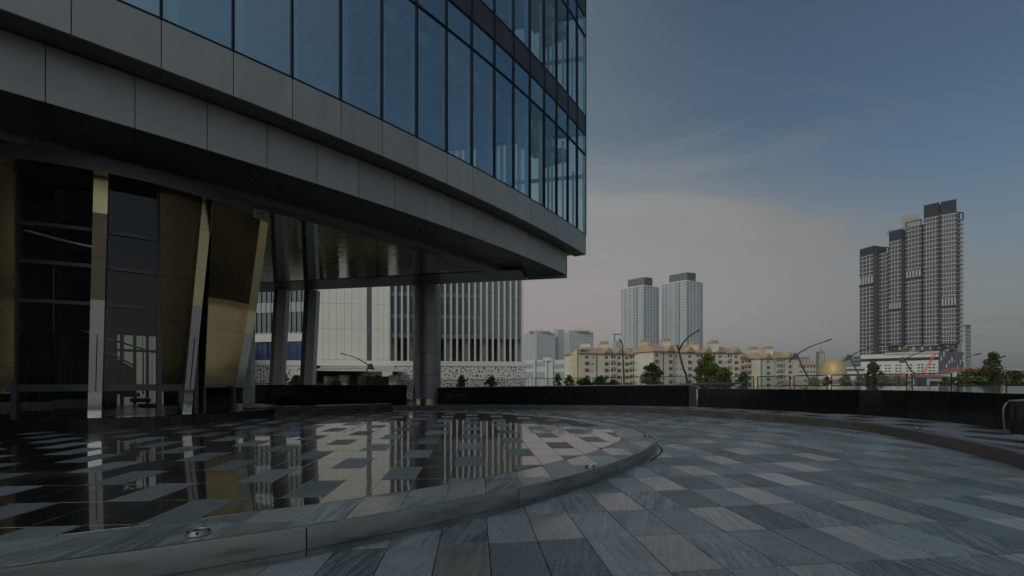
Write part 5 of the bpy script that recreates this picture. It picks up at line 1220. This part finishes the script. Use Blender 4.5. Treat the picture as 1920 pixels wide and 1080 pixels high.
# ---- trees and shrubs
M['leaf_a'] = leaf_mat('leaf_mid_green', (0.07, 0.12, 0.02), (0.24, 0.31, 0.06)); M['leaf_b'] = leaf_mat('leaf_dark_green', (0.04, 0.07, 0.024), (0.13, 0.18, 0.06))
M['leaf_c'] = leaf_mat('leaf_yellow_green', (0.07, 0.085, 0.015), (0.18, 0.18, 0.045)); M['leaf_d'] = leaf_mat('leaf_far_green', (0.05, 0.075, 0.03), (0.12, 0.15, 0.06))
def leaves(mb, rnd, c, rx, ry, rz, n, ls, clumps=9, seed_shape=0.75):
    cl = []
    for _ in range(clumps):
        a = rnd.uniform(0, 2 * math.pi); t = rnd.uniform(-1, 1); q = math.sqrt(max(0, 1 - t * t)) * rnd.uniform(0.3, 0.95)
        taper = 1 - 0.55 * max(0, t); cl.append((Vector((c[0] + rx * q * taper * math.cos(a), c[1] + ry * q * taper * math.sin(a), c[2] + rz * t * 0.85)), rnd.uniform(0.15, 0.30)))
    for _ in range(n):
        p, s = rnd.choice(cl); v = Vector((rnd.gauss(0, 1), rnd.gauss(0, 1), rnd.gauss(0, 1))); v = v.normalized() * rnd.random() ** 0.45
        o = p + Vector((v.x * rx * s, v.y * ry * s, v.z * rz * s * 0.9)); d = Vector((rnd.gauss(0, 1), rnd.gauss(0, 1), rnd.gauss(0, 0.6))).normalized(); e = d.cross(Vector((rnd.gauss(0, 1), rnd.gauss(0, 1), rnd.gauss(0, 1)))).normalized(); L_ = ls * rnd.uniform(0.7, 1.35)
        mb.add([o, o + d * L_ * 0.5 + e * L_ * 0.3, o + d * L_, o + d * L_ * 0.5 - e * L_ * 0.3], [(0, 1, 2, 3)])
def tree(name, label, px, ytop, wpx, Y, ybot=730, n=1400, ls=0.2, leaf='leaf_a', seed=1, clumps=12, group='street trees beyond the railing', cat='tree'):
    rnd = random.Random(seed); top = Z_(ytop, Y); bot = Z_(ybot, Y); x = X_(px, Y); w = wpx / F * Y / 2; zc = (top + bot) / 2
    root = empty(name, (x, Y, GS), label, cat, group)
    tr = MB().tube(spline([Vector((x + 0.1, Y, GS)), Vector((x, Y, GS + (bot - GS) * 0.6)), Vector((x + rnd.uniform(-.1, .1), Y, bot + (top - bot) * 0.2)), Vector((x + rnd.uniform(-.15, .15), Y, top - (top - bot) * 0.12))], 4), 0.10 + 0.05 * w, 7, 0.015)
    for k in range(7):
        z = bot + (top - bot) * (0.12 + 0.1 * k); a = rnd.uniform(0, 6.28); l = w * rnd.uniform(0.5, 0.95) * (1 - 0.07 * k)
        tr.tube([(x, Y, z), (x + l * 0.5 * math.cos(a), Y + l * 0.5 * math.sin(a), z + l * 0.35), (x + l * math.cos(a), Y + l * math.sin(a), z + l * 0.8)], 0.035, 5, 0.008)
    tr.build('trunk', M['bark'], root, smooth=True)
    mb = MB(); leaves(mb, rnd, (x, Y, zc), w, w, (top - bot) / 2, n, ls, clumps); mb.build('crown', M[leaf], root)
TR = [(866, 703, 22, 32, 'small leafy shrub left of two in front of the perforated wall', 'leaf_a', 500, .16), (921, 704, 24, 32, 'small leafy shrub right of two in front of the perforated wall', 'leaf_a', 500, .16),
      (1096, 708, 30, 36, 'low round shrub in front of the ochre stair tower', 'leaf_a', 700, .2), (1126, 705, 34, 36, 'low bright shrub below the leftmost cream block', 'leaf_a', 800, .2), (1151, 712, 26, 36, 'low sparse shrub left of the end-on lamp', 'leaf_b', 400, .2),
      (1222, 682, 52, 35, 'broad leafy tree in front of the cream blocks', 'leaf_a', 1700, .26), (1328, 666, 54, 34, 'largest street tree, tall and dense, in the middle of the view', 'leaf_a', 3000, .24), (1358, 690, 40, 35, 'bright shrub leaning out right of the largest street tree', 'leaf_a', 1200, .22),
      (1394, 698, 22, 35, 'slim young tree at the end of the black coping', 'leaf_a', 600, .2), (1528, 706, 24, 44, 'small tree right of the tall lamp foot', 'leaf_a', 500, .22), (1550, 705, 16, 46, 'thin young tree below the golden dome', 'leaf_b', 350, .22),
      (1585, 705, 30, 44, 'reddish dark spreading tree right of the golden dome', 'leaf_b', 700, .24), (1612, 706, 26, 48, 'low dark tree behind the second tall lamp', 'leaf_b', 600, .24), (1637, 678, 34, 42, 'tall dark slender tree in front of the podium', 'leaf_b', 1500, .24), (1653, 702, 30, 44, 'dense dark shrub beside the slender tree', 'leaf_b', 900, .24),
      (1682, 706, 40, 44, 'loose shrub mass left of the crane foot', 'leaf_a', 900, .24), (1778, 706, 30, 46, 'bright yellow green shrub in front of the school block', 'leaf_c', 900, .22), (1813, 692, 44, 44, 'yellow green tree in front of the navy wall', 'leaf_c', 1600, .24), (1817, 688, 26, 52, 'dark topped tree behind the yellow green one', 'leaf_b', 700, .26),
      (1862, 660, 34, 40, 'tall dark tree with pointed crown at right', 'leaf_b', 1700, .24), (1850, 690, 80, 41, 'wide dense green tree below the pointed crown', 'leaf_a', 3200, .26), (1905, 696, 46, 52, 'pale green tree at the right edge', 'leaf_d', 1200, .28),
      (530, 694, 20, 33, 'dark shrub between the two leaning columns', 'leaf_b', 500, .18), (556, 704, 24, 33, 'low green shrub at the second leaning column', 'leaf_a', 500, .18), (630, 712, 22, 34, 'low bright shrub left of the canopy pier', 'leaf_a', 400, .18), (708, 703, 30, 36, 'yellowish shrub behind the railing under the canopy', 'leaf_c', 700, .18), (1046, 700, 22, 90, 'pale yellow green tree below the hazy towers', 'leaf_c', 500, .4), (1068, 703, 22, 92, 'pale tree at the left of the ochre stair tower', 'leaf_c', 500, .4)]
for k, (px, yt, w, Y, lab, lf_, n, ls) in enumerate(TR): tree('street_tree' if yt < 700 else 'shrub', lab, px, yt, w, Y, n=int(n * 1.5), ls=ls * 0.85, leaf=lf_, seed=20 + k, clumps=20 + n // 60, cat='tree' if yt < 700 else 'shrub')
for k, (px, yt, w, lab) in enumerate(((1674, 652, 30, 'leftmost planted garden shrub on the podium roof'), (1698, 654, 26, 'second planted garden shrub on the podium roof'), (1722, 656, 24, 'third planted garden shrub on the podium roof'), (1752, 648, 34, 'bright palm cluster on the podium roof'), (1776, 650, 26, 'rightmost palm cluster on the podium roof'))):
    rnd = random.Random(90 + k); Y = Yw(px, -9); x = X_(px, Y); top, bot = Z_(yt, Y), Z_(665, Y); w = w / F * Y / 2
    root = empty('garden_shrub', (x, Y, bot), lab, 'shrub', 'podium roof garden'); mb = MB(); leaves(mb, rnd, (x, Y, (top + bot) / 2), w, 3, (top - bot) / 2, 900, 0.9, 12); mb.build('crown', M['leaf_d' if k > 2 else 'leaf_a'], root)
    MB().tube([(x, Y, bot - 1), (x, Y, (top + bot) / 2)], 0.3, 5).build('trunk', M['bark'], root)
# far belt of wood, one mass
rnd = random.Random(5); mb = MB()
for k in range(150):
    px = rnd.uniform(1500, 1990); Y = rnd.uniform(80, 200); h = rnd.uniform(3.0, 6.5) * (1.25 if px > 1790 else 0.8); x = X_(px, Y)
    leaves(mb, rnd, (x, Y, GS + h / 2), h * 0.6, h * 0.5, h * 0.55, 150, 0.75, 6)
tag(mb.build('far_wood', M['leaf_d']), 'belt of mixed green trees along the far street', 'wood', kind='stuff')
rnd = random.Random(6); mb = MB()
for k in range(40):
    px = rnd.uniform(980, 1500); Y = rnd.uniform(80, 160); h = rnd.uniform(2.5, 4.5); x = X_(px, Y)
    leaves(mb, rnd, (x, Y, GS + h / 2), h * 0.6, h * 0.5, h * 0.55, 140, 0.7, 6)
tag(mb.build('far_hedge', M['leaf_c']), 'low pale green hedge along the street below the apartments', 'hedge', kind='stuff')
rnd = random.Random(8); mb = MB()
for k in range(70):
    Y = rnd.uniform(27, 60); x = rnd.uniform(-34, 8); h = rnd.uniform(2.5, 5.5)
    leaves(mb, rnd, (x, Y, GS + h / 2), h * 0.55, h * 0.5, h * 0.5, 90, 0.6, 5)
tag(mb.build('street_garden', M['leaf_a']), 'garden planting below the terrace, seen only in the mirror ceiling', 'garden', kind='stuff')
# ---- hills
mb = MB(); nx, ny = 90, 10; rnd = random.Random(11); ph = [rnd.uniform(0, 6.28) for _ in range(6)]
def hillh(x): return 40 + 34 * math.sin(x / 900 + 0.6) + 20 * math.sin(x / 310 + ph[1]) + 9 * math.sin(x / 130 + ph[2]) + 4 * math.sin(x / 47 + ph[3])
mb.grid(lambda u, v: Vector((-3200 + 7400 * u, 2900 + 900 * v, GS - 4 + max(2, hillh(-3200 + 7400 * u)) * math.sin(math.pi * min(1, v * 1.0)) * (1.0 + 0.06 * math.sin(40 * u + 9 * v)))), nx, ny)
tag(mb.build('hills', M['hill'], smooth=True), kind='structure')
for k, (px, y) in enumerate(((1873, 692), (1884, 690), (1893, 691), (1902, 690))):
    c = W(px, y, 1500); b_ = empty('far_house', (c.x, c.y, GS), ['leftmost far pinkish house row on the wooded rise', 'second far pinkish house row on the rise', 'third far pinkish house row on the rise', 'rightmost far pinkish house row on the rise'][k], 'house', 'far houses on the rise')
    MB().box((c.x, c.y, (GS + c.z) / 2), (17, 10, c.z - GS)).build('wall', M['pinkcream'], b_); mb = MB(); gable(mb, (c.x, c.y), 18, 11, 5, c.z, 0); mb.build('roof', M['rooftile'], b_)
# ---- neighbouring office behind the camera, seen as a reflection in the lobby glass and shading the plaza
rf_ = Face((6, -62), (-62, -30)); ro_ = empty('mirrored_office', (-30, -46, 0), 'blue glass office with pale columns reflected in the lobby panes', 'building')
if rf_.n.y < 0: rf_ = Face((-62, -30), (6, -62))
prism_from(rf_, 16, -1, 47).build('glass_body', M['teal_glass'], ro_)
for k in range(15): rf_.box(MB(), rf_.L * k / 14 - 0.4, rf_.L * k / 14 + 0.4, 0, 47, 0, 0.6).build('column', M['big_beige'], ro_)
for k in range(12): rf_.box(MB(), 0, rf_.L, 3.8 * k + 3, 3.8 * k + 4.2, 0, 0.3).build('spandrel', M['tower_grey'], ro_)

# ---- air
hz_ = bpy.data.materials.new('haze_air'); hz_.use_nodes = True; nt = hz_.node_tree
for n_ in list(nt.nodes):
    if n_.type != 'OUTPUT_MATERIAL': nt.nodes.remove(n_)
pv = nt.nodes.new('ShaderNodeVolumePrincipled'); pv.inputs['Color'].default_value = (0.90, 0.90, 0.92, 1); pv.inputs['Density'].default_value = 0.00038; pv.inputs['Anisotropy'].default_value = 0.35
nt.links.new(pv.outputs[0], nt.nodes['Material Output'].inputs['Volume'])
hb = MB().box((500, 1950, 77), (8200, 4300, 172)).build('haze', hz_); tag(hb, 'thin pale haze filling the air over the city', 'haze', kind='stuff')
